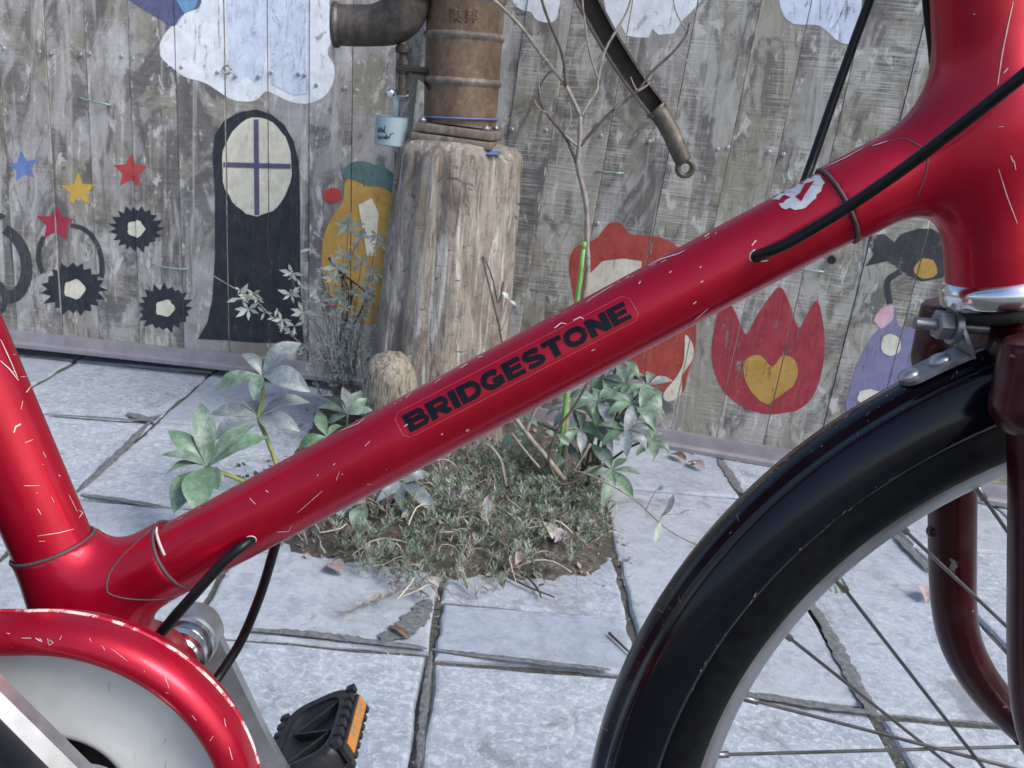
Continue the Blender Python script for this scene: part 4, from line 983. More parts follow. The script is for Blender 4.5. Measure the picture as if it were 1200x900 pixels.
for s in (-1, 1):
    m = MB(); m.tube([BBc + Vector((-.02, s * .022, 0)), BBc + Vector((-.14, s * .034, -.006)), RH + Vector((.0, s * .056, 0))], [.011, .0095, .008], 16); m.obj('chain_stay', M['red'], bike)
    m = MB(); m.tube([RH + Vector((0, s * .056, 0)), sB + sax * -.30 + Vector((-.01, s * .024, 0))], [.007, .0085], 16); m.obj('seat_stay', M['red'], bike)
# mudguard strap with rivets, fork bolt
def fs(a, y, dr): return circ(RFc + dr, y, math.radians(a))
def ang(x, y): 
    p = bp(x, y) - HUB; return math.degrees(math.atan2(p.z, p.x))
aL, aR = ang(1056, 452), ang(1130, 421)
rows = []; N = 16
for i in range(N + 1):
    a = aL + (aR - aL) * i / N; hw = .0095 * math.sqrt(max(.02, 1 - (1 - min(1, i / 3.5)) ** 2))
    rows.append([fs(a, -hw, .0035), fs(a, hw, .0035), fs(a, hw, .0012), fs(a, -hw, .0012)])
end = fs(aR, 0, .0035); bt = bp(1110, 384)
for x_, y_ in ((1131.5, 415), (1128, 402), (1123, 388), (1118, 372)):
    c = bp(x_, y_); hw = .0095 if y_ > 375 else .006; rows.append([c + Vector((-.0012, -hw, 0)), c + Vector((-.0012, hw, 0)), c + Vector((.0012, hw, 0)), c + Vector((.0012, -hw, 0))])
m = MB(); m.grid(rows, cv=True, cap0=True, cap1=True); strap = m.obj('mudguard_strap', M['steel'], bike, angle=30)
for x, y in ((1069, 449), (1104, 431)):
    a = ang(x, y); c = fs(a, 0, .0035); nrm = (c - HUB).normalized(); m = MB(); m.lathe([(.0058, -.0005), (.0056, .0012), (.0042, .0028), (.002, .0036), (.0002, .0038)], c, nrm, 18); m.obj('rivet', M['alloy'], strap)
bx = Vector((-1, 0, -.02)); b0 = bp(1121, 382)
m = MB(); m.tube([b0 + Vector((.02, 0, 0)), b0 + bx * .0215], .0031, 16)
o = m.obj('fork_bolt', M['steel'], bike, angle=40)
m = MB(); m.lathe([(.0075, .0015), (.0078, .0025), (.0078, .0082), (.0066, .0092), (.003, .0092)], b0 + Vector((-.002, 0, 0)), bx, 6); m.obj('nut', M['steel'], o, smooth=False)
m = MB(); m.lathe([(.0095, -.002), (.0095, .0012), (.005, .0012)], b0 + Vector((-.002, 0, 0)), bx, 24); m.obj('washer', M['steel'], o, angle=40)
m = MB()
FT = bvh_of([fender])
for _ in range(80):
    a = R.uniform(95, 178); y = R.uniform(-.026, .004); p = circ(RFc, y, math.radians(a)); d = CX.dot(p - EYE), CD.dot(p - EYE), CF.dot(p - EYE)
    x, yv = 600 + FPX * d[0] / d[2], 450 + FPX * d[1] / d[2]; l = R.choice([1, 1.2, 1.5, 2, 3, 8]); q = R.uniform(0, 6.28)
    scratch([(x, yv), (x + l * math.cos(q), yv + l * math.sin(q))], R.choice([.45, .6, .9]), FT)
for _ in range(26):
    a = R.uniform(105, 172); p = circ(RFc - .0285, -.0262, math.radians(a)); d = CX.dot(p - EYE), CD.dot(p - EYE), CF.dot(p - EYE)
    x, yv = 600 + FPX * d[0] / d[2], 450 + FPX * d[1] / d[2]; t = math.radians(a - 90); l = R.choice([1.5, 3, 7]); yv += R.uniform(-3, 1)
    scratch([(x, yv - 1), (x - l * math.cos(t) * .8, yv - 1 + l * math.sin(t) * -.8 * -1)], R.choice([.4, .6]), FT)
tag(m.obj('enamel_scratch', M['chip'], bike), kind='stuff')

# chain case
YC = .402
CC = pY(68, 938, YC)
def case_sweep(prof, name, mat, parent, **k):
    m = MB(); m.grid([[CC + Vector((case_pt(i, r)[0], d, case_pt(i, r)[1])) for r, d in prof] for i in range(120)], cu=True)
    return m.obj(name, mat, parent, **k)
CB, NCP = .40, 150                      # length of the case, points round it
def case_pt(i, r):
    r2 = r - .035                        # the tail is slimmer than the front
    if i <= 60: a = math.radians(100 - 200 * i / 60); return (r * math.cos(a), r * math.sin(a))
    if i <= 70: t = (i - 60) / 10; a, c = case_pt(60, r), (-CB - r2 * math.sin(math.radians(10)), -r2 * math.cos(math.radians(10))); return (a[0] + (c[0] - a[0]) * t, a[1] + (c[1] - a[1]) * t)
    if i <= 110: a = math.radians(260 - 160 * (i - 70) / 40); return (-CB + r2 * math.cos(a), r2 * math.sin(a))
    t = (i - 110) / 10; a, c = case_pt(110, r), case_pt(0, r); return (a[0] + (c[0] - a[0]) * t, a[1] + (c[1] - a[1]) * t)
RO, RI = .0955, .0795
band = [(RI - .001, .004), (RI, -.001), (RI + .0015, -.0045), (RI + .003, -.0064), (RI + .0072, -.0078), (RI + .0108, -.0064), (RO - .0018, -.0035), (RO - .0003, .0015), (RO, .005), (RO, .011), (RO - .004, .0125), (RO - .006, .024)]
case = case_sweep(band, 'chain_case', M['red'], bike, angle=60)
lip = [(RO + .0001, .0095), (RO + .0006, .0098), (RO + .0007, .0112), (RO + .0002, .0120), (RO - .001, .0118)]
case_sweep(lip, 'case_edge', M['edge'], case)
disc = [(RI - .0004, .0045), (.075, .0052), (.062, .0058), (.050, .0052), (.042, .0035), (.0365, .0020), (.0345, .0018), (.0325, .0032), (.0315, .008), (.0315, .016)]
m = MB(); m.lathe([(r, -d) for r, d in disc], CC, (0, -1, 0), 96, cap=False); m.obj('case_disc', M['disc'], case)
m = MB(); bk = [[CC + Vector((x, .008, z * f)) for z in np.linspace(-RI, RI, 6)] for x, f in zip(np.linspace(-.44, .0, 8), np.linspace(.5, .985, 8))]; m.grid(bk); m.obj('case_side', M['red'], case)
m = MB(); m.lathe([(.0315, -.016), (.001, -.016)], CC, (0, -1, 0), 40, cap=False); m.obj('case_opening', M['dark'], case)
CT = bvh_of([case])
m = MB()
for s, wd in [([(26, 748), (37, 748)], 1.6), ([(42, 748), (50, 752), (47, 748)], 2.4), ([(56, 748), (58, 756), (63, 753), (58, 750)], 1.8), ([(70, 750), (73, 745)], 1.3), ([(193, 793), (198, 806)], 1.5), ([(130, 760), (150, 775)], .8), ([(120, 757), (123, 762)], 1.5), ([(262, 842), (264, 852)], 1.5), ([(268, 875), (272, 890)], 2), ([(8, 742), (12, 743)], 2), ([(105, 748), (107, 752)], 1.4), ([(225, 838), (230, 844)], 1.5), ([(246, 868), (250, 862)], 1.4)]:
    scratch(s, wd, CT)
for _ in range(8):
    q = math.radians(R.uniform(5, 128)); rr_ = R.uniform(RI + .001, RO); pq = CC + Vector((rr_ * math.cos(q), -.008, rr_ * math.sin(q))); d = pq - EYE
    x, y = 600 + FPX * CX.dot(d) / CF.dot(d), 450 + FPX * CD.dot(d) / CF.dot(d); l = R.choice([1, 1.3, 2, 4]); z = R.uniform(-.9, 1.9); scratch([(x, y), (x + l * math.cos(z), y + l * math.sin(z))], R.choice([.5, .7, 1.]), CT)
if m.F: tag(m.obj('case_scratch', M['chip'], case), kind='stuff')
# cranks and pedal
def crank(c, d, L, name, y0, inset):
    """c boss centre, d arm direction in XZ, y0 outward sign"""
    o = Vector((0, y0, 0)); s = d.cross(o).normalized(); m = MB()
    m.lathe([(.0155, -.012), (.0185, -.010), (.0185, .006), (.0165, .010), (.012, .011), (.011, .008), (.001, .008)], c, o, 36)
    rows = []
    for i in range(13):
        t = i / 12; p = c + d * (.006 + L * t) + o * (.002 + .010 * t); hw = .0165 - .0045 * min(1, t * 1.6); th = .0062
        rows.append([p + s * a * hw + o * b for a, b in ((-1, -th), (-1, th * .2), (-.62, th), (.62, th), (1, th * .2), (1, -th))])
    m.grid(rows, cv=True, cap0=True, cap1=True)
    p = c + d * (.006 + L) + o * .012; m.lathe([(.0125, -.0065), (.0125, .005), (.0105, .0068), (.001, .0068)], p, o, 24)
    cr = m.obj('crank_arm', M['alloy'], bike, angle=38)
    if inset:
        m = MB(); rows = []
        for i in range(11):
            t = .12 + .8 * i / 10; p = c + d * (.006 + L * t) + o * (.002 + .010 * t + .0062); hw = (.0165 - .0045 * min(1, t * 1.6)) * .66
            rows.append([p + s * a * hw + o * b for a, b in ((-1, -.001), (-.9, .0007), (.9, .0007), (1, -.001))])
        m.grid(rows); m.obj('crank_inset', M['inset'], cr)
    return p, s, o
nd_ = (pY(-60, 690, YC - .03) - pY(105, 893, YC - .03)); nd_.y = 0; nd_.normalize()
crank(pY(98, 952, YC - .022), nd_, .135, 'crank_arm', -1, True)
fd = (pY(338, 965, YB + .066) - pY(226, 745, YB + .066)); fd.y = 0; fd.normalize()
FC = pY(225, 742, YB + .066)
crank(FC, fd, .125, 'crank_arm', 1, False)
m = MB(); m.lathe([(.0135, 0), (.0135, .004), (.0165, .0045), (.0165, .010), (.0135, .0105), (.0135, .016), (.0175, .0165), (.0175, .022), (.008, .023), (.008, .034)], Vector((FC.x, YB + .034, FC.z)), (0, 1, 0), 36); m.obj('bottom_bracket_cup', M['chrome'], bike, angle=30)
# far pedal
PC = pY(371, 868, YB + .138); pw = Vector((.85, 0, .53)).normalized(); pt = Vector((-.53, 0, .85)).normalized(); py_ = Vector((0, 1, 0))
ped = MB(); HWp, HLp, HTp = .031, .042, .0115
ol = []
for i in range(40):
    a = 2 * math.pi * i / 40; ce, se = math.cos(a), math.sin(a); p_ = 4.2
    k = (abs(ce) ** p_ + abs(se) ** p_) ** (-1 / p_); ol.append((ce * k, se * k))
def pring(sx, sy, h): return [PC + pw * (x * HWp * sx) + py_ * (y * HLp * sy) + pt * h for x, y in ol]
inn = .70
ped.grid([pring(inn, .80, -HTp * .5), pring(inn, .80, HTp * .9), pring(.86, .92, HTp), pring(.97, 1.0, HTp * .75), pring(1, 1, 0), pring(.97, 1.0, -HTp * .75), pring(.86, .92, -HTp), pring(inn, .8, -HTp * .9), pring(inn, .80, -HTp * .5)], cv=True)
ped.grid([pring(inn, .8, HTp * .7), pring(.62, .7, HTp * .3), pring(.45, .5, HTp * .12), pring(.2, .3, HTp * .1)], cv=True, cap1=True)
po = ped.obj('pedal', M['plastic'], bike, angle=50)
for yy, an in ((-.42, .5), (.02, -.45), (.46, .5)):
    dv = (pw * math.cos(an) + py_ * math.sin(an)).normalized(); m = MB(); m.box(PC + py_ * (HLp * yy) + pt * (HTp * .38), dv * HWp * .6, dv.cross(pt) * .0011, pt * HTp * .3, bev=.0006); m.obj('pedal_rib', M['plastic'], po, smooth=False)
for sx in (-1, 1):
    for k in range(7):
        m = MB(); m.box(PC + py_ * (HLp * (-.78 + .26 * k)) + pw * (sx * HWp * .93) + pt * HTp * .82, pw * .0035, py_ * .0032, pt * .0032, bev=.001); m.obj('tread_block', M['plastic'], po, smooth=False)
        m = MB(); m.box(PC + py_ * (HLp * (-.78 + .26 * k)) + pw * (sx * HWp * .93) - pt * HTp * .82, pw * .0035, py_ * .0032, pt * .0032, bev=.001); m.obj('tread_block', M['plastic'], po, smooth=False)
m = MB(); m.box(PC + pw * (HWp + .0005) - py_ * .004, pw * .0022, py_ * HLp * .78, pt * HTp * .62, bev=.0008); rf = m.obj('reflector_frame', M['plastic'], po, smooth=False)
m = MB(); m.box(PC + pw * (HWp + .0022) + py_ * .000, pw * .0014, py_ * HLp * .70, pt * HTp * .44, bev=.0005); m.obj('reflector', M['amber'], po, smooth=False)
m = MB(); m.tube([FC + fd * .131 + Vector((0, .012, 0)), Vector((PC.x, PC.y - HLp, PC.z))], .007, 16); m.obj('pedal_axle', M['steel'], po)

# cables
def cable(pts, r, name='brake_cable', sub=8):
    m = MB(); m.tube(smoothline(pts, sub), r, 16); return m.obj(name, M['cable'], bike)
cable([bp(868, 311, -.004), bp(893, 298, -.0215), bp(925, 284, -.027), bp(985, 248, -.034), bp(1050, 204, -.045), bp(1120, 151, -.058), bp(1200, 88, -.072), bp(1300, 5, -.085)], .0027)
cable([bp(938, 225, .012), bp(950, 194, .022), bp(975, 122, .03), bp(1000, 52, .034), bp(1022, -8, .034), bp(1045, -80, .03)], .0024)
cable([bp(1083, -30, .012), bp(1087, 15, .012), bp(1092, 55, .012), bp(1094, 79, .012)], .0020)
cable([bp(305, 629, -.006), bp(287, 638, -.0205), bp(262, 659, -.026), bp(222, 703, -.03), bp(186, 745, -.03), bp(150, 790, -.026)], .0028)
cable([bp(326, 625, .014), bp(320, 648, .018), bp(305, 697, .022), bp(284, 748, .020), bp(262, 784, .012), bp(246, 806, .004), bp(225, 832, -.004)], .0028)

# ------------------------------------------------------------------ plants
def leaflet(m, a, b, wd, nrm, droop=.18, fold=.12, mi=0, rnd=random):
    """one leaflet from a to b, folded along its midrib and arching"""
    d = b - a; L = d.length; t0 = d.normalized(); n = (nrm - t0 * nrm.dot(t0)).normalized(); s = t0.cross(n)
    prof = [(.0, .10), (.08, .2), (.16, .4), (.24, .6), (.33, .8), (.42, .93), (.5, .99), (.58, 1.0), (.66, .93), (.74, .82), (.82, .64), (.89, .43), (.95, .22), (1, .02)]
    rows = []; tw = rnd.uniform(-.35, .35); wv = rnd.uniform(0, 6)
    for t, w in prof:
        c = a + d * t + n * (L * droop * math.sin(math.pi * min(1, t * .95 + .02)))
        ss = s * math.cos(tw * t) + n * math.sin(tw * t); nn = n * math.cos(tw * t) - s * math.sin(tw * t)
        hw = wd * .5 * w; r = .09 * math.sin(t * 9 + wv); w = w * (1 + .10 * math.sin(t * 31 + wv * 2))
        rows.append([c - ss * hw + nn * hw * (fold * 2 + r), c - ss * hw * .55 + nn * hw * fold * .8, c, c + ss * hw * .55 + nn * hw * fold * .8, c + ss * hw + nn * hw * (fold * 2 - r)])
    m.grid(rows, m=mi)
def plant_leaf(root, a, b, wd, mat, droop=.18, fold=.12, nrm=None):
    n = nrm or (Vector((0, -.6, 1)) + Vector((random.uniform(-.4, .4), random.uniform(-.3, .3), 0))).normalized()
    m = MB(); leaflet(m, a, b, wd, n, droop, fold); return m.obj('leaf', M[mat], root, a)
def whorl(root, c, tips, Y, wd, mats, spread=.05, droop=.14):
    C = pY(c[0], c[1], Y)
    for tp in tips:
        x, y = tp[0], tp[1]; dy = tp[2] if len(tp) > 2 else random.uniform(-spread, spread)
        b = pY(x, y, Y + dy); L = (b - C).length
        plant_leaf(root, C, b, (tp[3] if len(tp) > 3 else wd) * L, random.choice(mats), droop * random.uniform(.6, 1.2))
    return C
def stem(root, pts, r0, r1, mat, name='stem'):
    W = smoothline(pts, 5); n = len(W); m = MB(); m.tube(W, [r0 + (r1 - r0) * i / (n - 1) for i in range(n)], 8); return m.obj(name, M[mat], root)

Yh = 1.50
p1 = empty('hellebore_plant', 'tall grey-leaved hellebore with two leaf whorls left of the log', 'plant', pZ(338, 590), 'hellebore plants in the bed')
ca = whorl(p1, (307, 441), [(353, 403, .04), (364, 460, -.03), (252, 459, -.02), (284, 415, .03), (298, 470, -.05), (318, 424, .06)], Yh + .06, .42, ['leaf', 'leaf_grey'], droop=.2)
cb_ = whorl(p1, (303, 489), [(247, 486, .0), (251, 517, -.03), (364, 473, .02), (352, 506, -.02), (327, 512, -.05), (292, 472, .06, .3), (266, 500, .07)], Yh + .04, .36, ['leaf_grey'], droop=.2)
stem(p1, [pY(340, 600, Yh), pY(324, 545, Yh + .02), pY(312, 512, Yh + .03), cb_, pY(308, 465, Yh + .05), ca], .0042, .0028, 'stem')
p2 = empty('hellebore_plant', 'low green hellebore rosette on the paving left of the tall one', 'plant', pZ(330, 600), 'hellebore plants in the bed')
cc_ = whorl(p2, (243, 548), [(235, 472, .05, .34), (197, 505, .02, .36), (188, 534, -.03, .3), (316, 513, .03, .34), (300, 498, .05, .3), (194, 557, -.05), (204, 602, -.07, .52), (256, 575, -.06), (232, 604, -.09, .5), (262, 566, -.02), (214, 520, .06)], 1.40, .40, ['leaf_green', 'leaf', 'leaf_green'], droop=.16)
stem(p2, [pY(330, 590, 1.47), pY(285, 564, 1.43), cc_], .0045, .0032, 'stem')
p3 = empty('hellebore_plant', 'small pale hellebore close against the log knot', 'plant', pZ(400, 560), 'hellebore plants in the bed')
cd_ = whorl(p3, (407, 486), [(369, 464), (401, 453), (430, 467), (437, 481), (384, 496), (424, 458, .05), (372, 478, .05)], 1.60, .42, ['leaf', 'leaf_grey'])
whorl(p3, (384, 512), [(350, 524), (362, 540), (372, 482, .03), (402, 500, .04), (410, 525)], 1.55, .42, ['leaf_green', 'leaf'])
stem(p3, [pY(402, 560, 1.6), pY(405, 520, 1.6), cd_], .003, .0022, 'stem_dark')
p4 = empty('hellebore_plant', 'hellebore with drooping pale leaves below the red tube', 'plant', pZ(455, 600), 'hellebore plants in the bed')
ce_ = whorl(p4, (470, 568), [(512, 604, -.04, .3), (474, 601, -.05, .34), (503, 556, .03, .34), (440, 590, -.05, .3), (492, 572, .04, .34), (425, 560, .03)], 1.50, .34, ['leaf_grey'], droop=.28)
cf_ = whorl(p4, (428, 590), [(418, 626, -.05, .5), (394, 610, -.04, .4), (404, 580, .03)], 1.46, .42, ['leaf_grey', 'leaf'], droop=.24)
stem(p4, [pZ(455, 600), pY(462, 585, 1.5), ce_], .003, .002, 'stem_dark'); stem(p4, [pZ(448, 602), cf_], .003, .002, 'stem_dark')
# the big clump right of the log
p5 = empty('hellebore_plant', 'large bushy hellebore clump with finger-like leaves right of the log', 'plant', pZ(690, 575), 'hellebore plants in the bed')
base5 = pZ(692, 570)
def rosette(c, Y, n, r, a0=0., squash=.75, wd=.34, mats=('leaf', 'leaf_grey', 'leaf_green', 'leaf'), dr=.2, root=p5, drop=6):
    tips = []
    for k in range(n):
        a = a0 + 2 * math.pi * k / n + random.uniform(-.2, .2); q = r * random.uniform(.8, 1.15)
        tips.append((c[0] + q * math.cos(a), c[1] + q * squash * math.sin(a) + drop, -.05 * math.sin(a) + random.uniform(-.015, .015)))
    return whorl(root, c, tips, Y, wd, mats, droop=dr)
C5 = [whorl(p5, (717, 551), [(679, 558, -.01, .32), (705, 594, -.05, .34), (742, 585, -.04, .34), (752, 557, 0, .34), (735, 537, .03, .36), (709, 524, .04, .34), (692, 520, .04, .3)], 1.60, .34, ['leaf_green', 'leaf'], droop=.12)]
for c, Y, n, r, a0 in [((732, 450), 1.72, 7, 34, .3), ((700, 470), 1.68, 7, 36, .9), ((742, 474), 1.66, 7, 38, .1), ((680, 505), 1.66, 6, 34, .5), ((735, 503), 1.62, 7, 34, .7), ((706, 440), 1.76, 6, 34, .2), ((764, 516), 1.68, 6, 26, .4), ((668, 478), 1.72, 6, 30, 0.), ((700, 500), 1.70, 6, 34, 1.2), ((758, 452), 1.70, 6, 30, .8), ((660, 522), 1.70, 5, 28, .6), ((612, 488), 1.66, 4, 22, .4), ((725, 425), 1.74, 6, 26, .4)]:
    C5.append(rosette(c, Y, n, r, a0))
for c in C5: stem(p5, [base5 + Vector((random.uniform(-.03, .03), random.uniform(-.02, .05), 0)), base5.lerp(c, .5) + Vector((random.uniform(-.02, .02), 0, .03)), c], .003, .002, 'stem_dark')

# bare sapling in front of the right fence
YS = 1.66
sap = empty('bare_sapling', 'thin leafless grey sapling branching beside the log', 'sapling', pZ(660, 590))
def br(pts, r0, r1, mat='twig', Y=YS, root=sap, name='branch', yy=0.):
    W = smoothline([pY(x, y, Y + yy * i / max(1, len(pts) - 1)) for i, (x, y) in enumerate(pts)], 4); n = len(W); m = MB()
    m.tube(W, [(r0 + (r1 - r0) * i / (n - 1)) * (1 + .12 * math.sin(i * 2.1)) for i in range(n)], 8); return m.obj(name, M[mat], root)
br([(661, 592), (662, 549), (665, 464), (676, 390), (688, 330), (688, 290), (687, 240), (677, 195), (679, 171), (680, 136)], .0055, .0036, name='trunk')
br([(680, 136), (663, 101), (632, 61), (611, 32), (579, 0), (560, -20)], .0034, .0024, yy=.02)
br([(663, 101), (659, 64), (643, 24), (635, 0), (632, -20)], .0026, .002, 'twig_dark', yy=-.03)
br([(681, 136), (690, 120), (699, 107), (701, 93), (709, 59), (731, 21), (739, 0), (744, -20)], .0028, .0016, yy=.03)
br([(701, 93), (691, 61), (684, 16), (681, -15)], .0019, .0014, yy=-.03)
br([(679, 172), (698, 150), (720, 128), (747, 107), (763, 85), (787, 63), (803, 43), (808, 27)], .003, .0017, 'twig_dark', yy=.02)
br([(789, 63), (798, 66), (808, 75), (818, 88), (825, 101)], .0012, .0006, yy=.02)
br([(804, 35), (797, 24), (792, 13), (789, 0), (789, -15)], .0014, .001, yy=.02)
br([(677, 195), (668, 172), (660, 157), (637, 128), (632, 107), (637, 93), (652, 77)], .003, .0012, 'twig_dark', yy=.02)
br([(633, 112), (631, 90), (632, 68)], .0011, .0007); br([(640, 132), (631, 126), (626, 116)], .0011, .0007); br([(636, 75), (640, 60), (637, 40)], .001, .0006)
br([(662, 158), (668, 164), (677, 171)], .002, .0024); br([(661, 157), (667, 146), (669, 133), (666, 120)], .0016, .0008); br([(656, 150), (660, 140)], .001, .0006)
br([(720, 128), (727, 122), (731, 114)], .0014, .0008); br([(747, 107), (757, 101), (761, 97)], .002, .001, 'twig'); br([(747, 107), (742, 98), (739, 90)], .0012, .0008); br([(699, 107), (694, 110)], .0014, .0008)
br([(605, 492), (620, 512), (640, 536), (661, 562)], .004, .005, Y=1.6); br([(630, 474), (622, 492), (617, 505)], .003, .003, Y=1.6); br([(690, 446), (672, 478), (656, 499), (647, 520), (643, 540), (650, 558), (659, 568), (680, 561), (709, 543)], .0022, .0028, 'twig_dark', Y=1.58)
br([(692, 520), (683, 535), (670, 556)], .002, .003, Y=1.58); br([(600, 508), (615, 528), (632, 548)], .0016, .0022, Y=1.57); br([(574, 522), (586, 538), (590, 555), (593, 570)], .0028, .0026, Y=1.55); br([(571, 521), (580, 528)], .0012, .002, Y=1.55)
br([(590, 330), (584, 355), (578, 330), (572, 312), (565, 300)][::-1], .0012, .0016, 'twig_dark', Y=1.74); br([(565, 302), (572, 330), (580, 362), (586, 388), (590, 420)], .0013, .0019, 'twig_dark', Y=1.74); br([(587, 388), (594, 372), (597, 355)], .001, .0008, Y=1.74)
for (x, y), (x2, y2), wd in (((597, 352), (588, 343), .5), ((597, 352), (600, 345), .5), ((597, 352), (604, 358), .5), ((652, 508), (667, 522), .42), ((650, 512), (640, 505), .4), ((607, 508), (588, 530), .5), ((618, 510), (613, 532), .5), ((622, 508), (606, 512), .4)):
    plant_leaf(sap, pY(x, y, 1.62), pY(x2, y2, 1.61), .45 * (pY(x, y, 1.62) - pY(x2, y2, 1.61)).length, 'small_leaf' if y < 400 else 'leaf', .1)
sk = empty('plant_stake', 'thin bright green plant stake standing by the sapling', 'plant stake', pZ(650, 590))
m = MB(); a, b = pY(649, 590, 1.67), pY(684, 288, 1.63); m.tube([a.lerp(b, i / 12) for i in range(13)], .0040, 10); m.lathe([(.0044, -.004), (.0046, .0), (.0044, .006), (.001, .007)], b, (b - a), 10); m.obj('stake', M['stake'], sk)
# trailing stem over the slabs at the right
tr_ = empty('trailing_stem', 'long thin stem with a few pale leaves trailing over the slabs towards the wheel', 'stem', pZ(690, 575))
br([(672, 552), (690, 556), (720, 571), (747, 588), (773, 613), (798, 630), (825, 642)], .0016, .0010, 'twig', 1.52, tr_, 'stem', -.12)
br([(757, 597), (764, 583), (770, 573)], .0009, .0007, 'twig', 1.45, tr_); br([(773, 612), (776, 603), (782, 598)], .0009, .0007, 'twig', 1.43, tr_); br([(776, 603), (784, 603), (796, 602)], .0007, .0005, 'twig', 1.43, tr_)
for a, b, wd, mt_ in (((774, 610), (769, 638), .34, 'small_leaf'), ((776, 605), (789, 579), .3, 'leaf_grey'), ((770, 574), (781, 571), .5, 'small_leaf'), ((796, 603), (810, 598), .34, 'small_leaf'), ((784, 590), (791, 582), .4, 'small_leaf'), ((741, 589), (736, 580), .4, 'leaf')):
    A, B = pY(a[0], a[1], 1.43), pY(b[0], b[1], 1.42); plant_leaf(tr_, A, B, wd * (A - B).length, mt_, .08)

# fine grey shrub left of the log
YT = 2.12
shr = empty('wispy_shrub', 'wispy grey shrub with tiny pale leaves left of the log', 'shrub', pZ(395, 462))
R = random.Random(21); lv = MB(); tw = MB()
def star_leaf(p, s):
    n = R.randint(3, 6); a0 = R.uniform(0, 6)
    for k in range(n):
        a = a0 + 2 * math.pi * k / n + R.uniform(-.3, .3); d = Vector((math.cos(a), R.uniform(-.5, .1), math.sin(a) * .6)).normalized(); L = s * R.uniform(.7, 1.2); u = Vector((-d.z, 0, d.x)).normalized() * L * .16 + Vector((0, -L * .04, 0))
        lv.add([p, p + d * L * .5 + u, p + d * L, p + d * L * .5 - u], [(0, 1, 2, 3)])
def wisp(pts, r, leaves, Y=YT, yy=0., mat_tw=None, ls=.012):
    W = smoothline([pY(x, y, Y + yy * i / max(1, len(pts) - 1)) for i, (x, y) in enumerate(pts)], 5); n = len(W)
    (mat_tw or tw).tube(W, [r * (1 - .5 * i / n) for i in range(n)], 6)
    for _ in range(leaves): star_leaf(W[R.randint(2, n - 1)] + Vector((R.uniform(-.006, .006), -.004, R.uniform(-.004, .008))), ls * R.uniform(.7, 1.3))
    return W
wisp([(392, 436), (345, 396), (318, 371), (299, 352), (275, 338), (248, 322)], .0016, 9, 2.02, -.05, None, .014)
W_ = [(299, 352), (281, 349), (283, 360)]
for x, y, s in ((281, 349, .03), (297, 344, .02), (291, 362, .026), (310, 366, .018), (342, 320, .022), (341, 345, .024), (355, 366, .03), (364, 292, .024), (352, 336, .02), (345, 382, .022), (395, 314, .03), (391, 326, .022), (402, 299, .02), (424, 276, .022), (442, 276, .022), (424, 305, .022), (438, 320, .026), (433, 332, .02), (432, 340, .02), (408, 263, .03), (447, 287, .02), (372, 338, .02), (330, 375, .02), (322, 372, .018), (404, 360, .02), (424, 345, .022), (398, 350, .018), (376, 352, .02)):
    star_leaf(pY(x, y, 2.0), s * 1.05)
for tp in ([(392, 455), (366, 365), (349, 345), (341, 320)], [(396, 458), (372, 400), (352, 364)], [(400, 450), (383, 330), (364, 292)], [(402, 455), (395, 390), (394, 312)], [(404, 455), (408, 380), (402, 300)], [(405, 458), (412, 390), (424, 305)], [(408, 455), (425, 370), (438, 320)], [(404, 455), (404, 330), (424, 276)], [(410, 452), (428, 350), (442, 278)], [(398, 456), (378, 390), (360, 372), (352, 368)],
           [(396, 455), (388, 400), (372, 340)], [(410, 455), (420, 400), (436, 345)], [(396, 455), (404, 330), (408, 263)]):
    wisp(tp, .0014, 6, YT - .06, -.05, None, .011)
for _ in range(46):
    x0 = R.uniform(372, 428); x1 = x0 + R.uniform(-34, 22); y1 = R.uniform(330, 425)
    wisp([(x0, 462), ((x0 + x1) / 2 + R.uniform(-10, 10), (455 + y1) / 2), (x1, y1)], .0009, 7, R.uniform(2.0, 2.2), -.03, None, .008)
dkm = MB()
for tp in ([(385, 302), (400, 320), (420, 335), (428, 342)], [(398, 318), (402, 345), (400, 380), (398, 400)], [(398, 318), (408, 340), (406, 370), (402, 390)], [(411, 330), (412, 350), (406, 376)], [(428, 342), (424, 362), (410, 390), (402, 430)]):
    wisp(tp, .0028, 0, 2.06, 0, dkm)
tag(tw.obj('twig', M['twig'], shr), kind='stuff'); tag(lv.obj('leaf', M['small_leaf'], shr, smooth=False), kind='stuff'); tag(dkm.obj('dark_twig', M['twig_dark'], shr), kind='stuff')

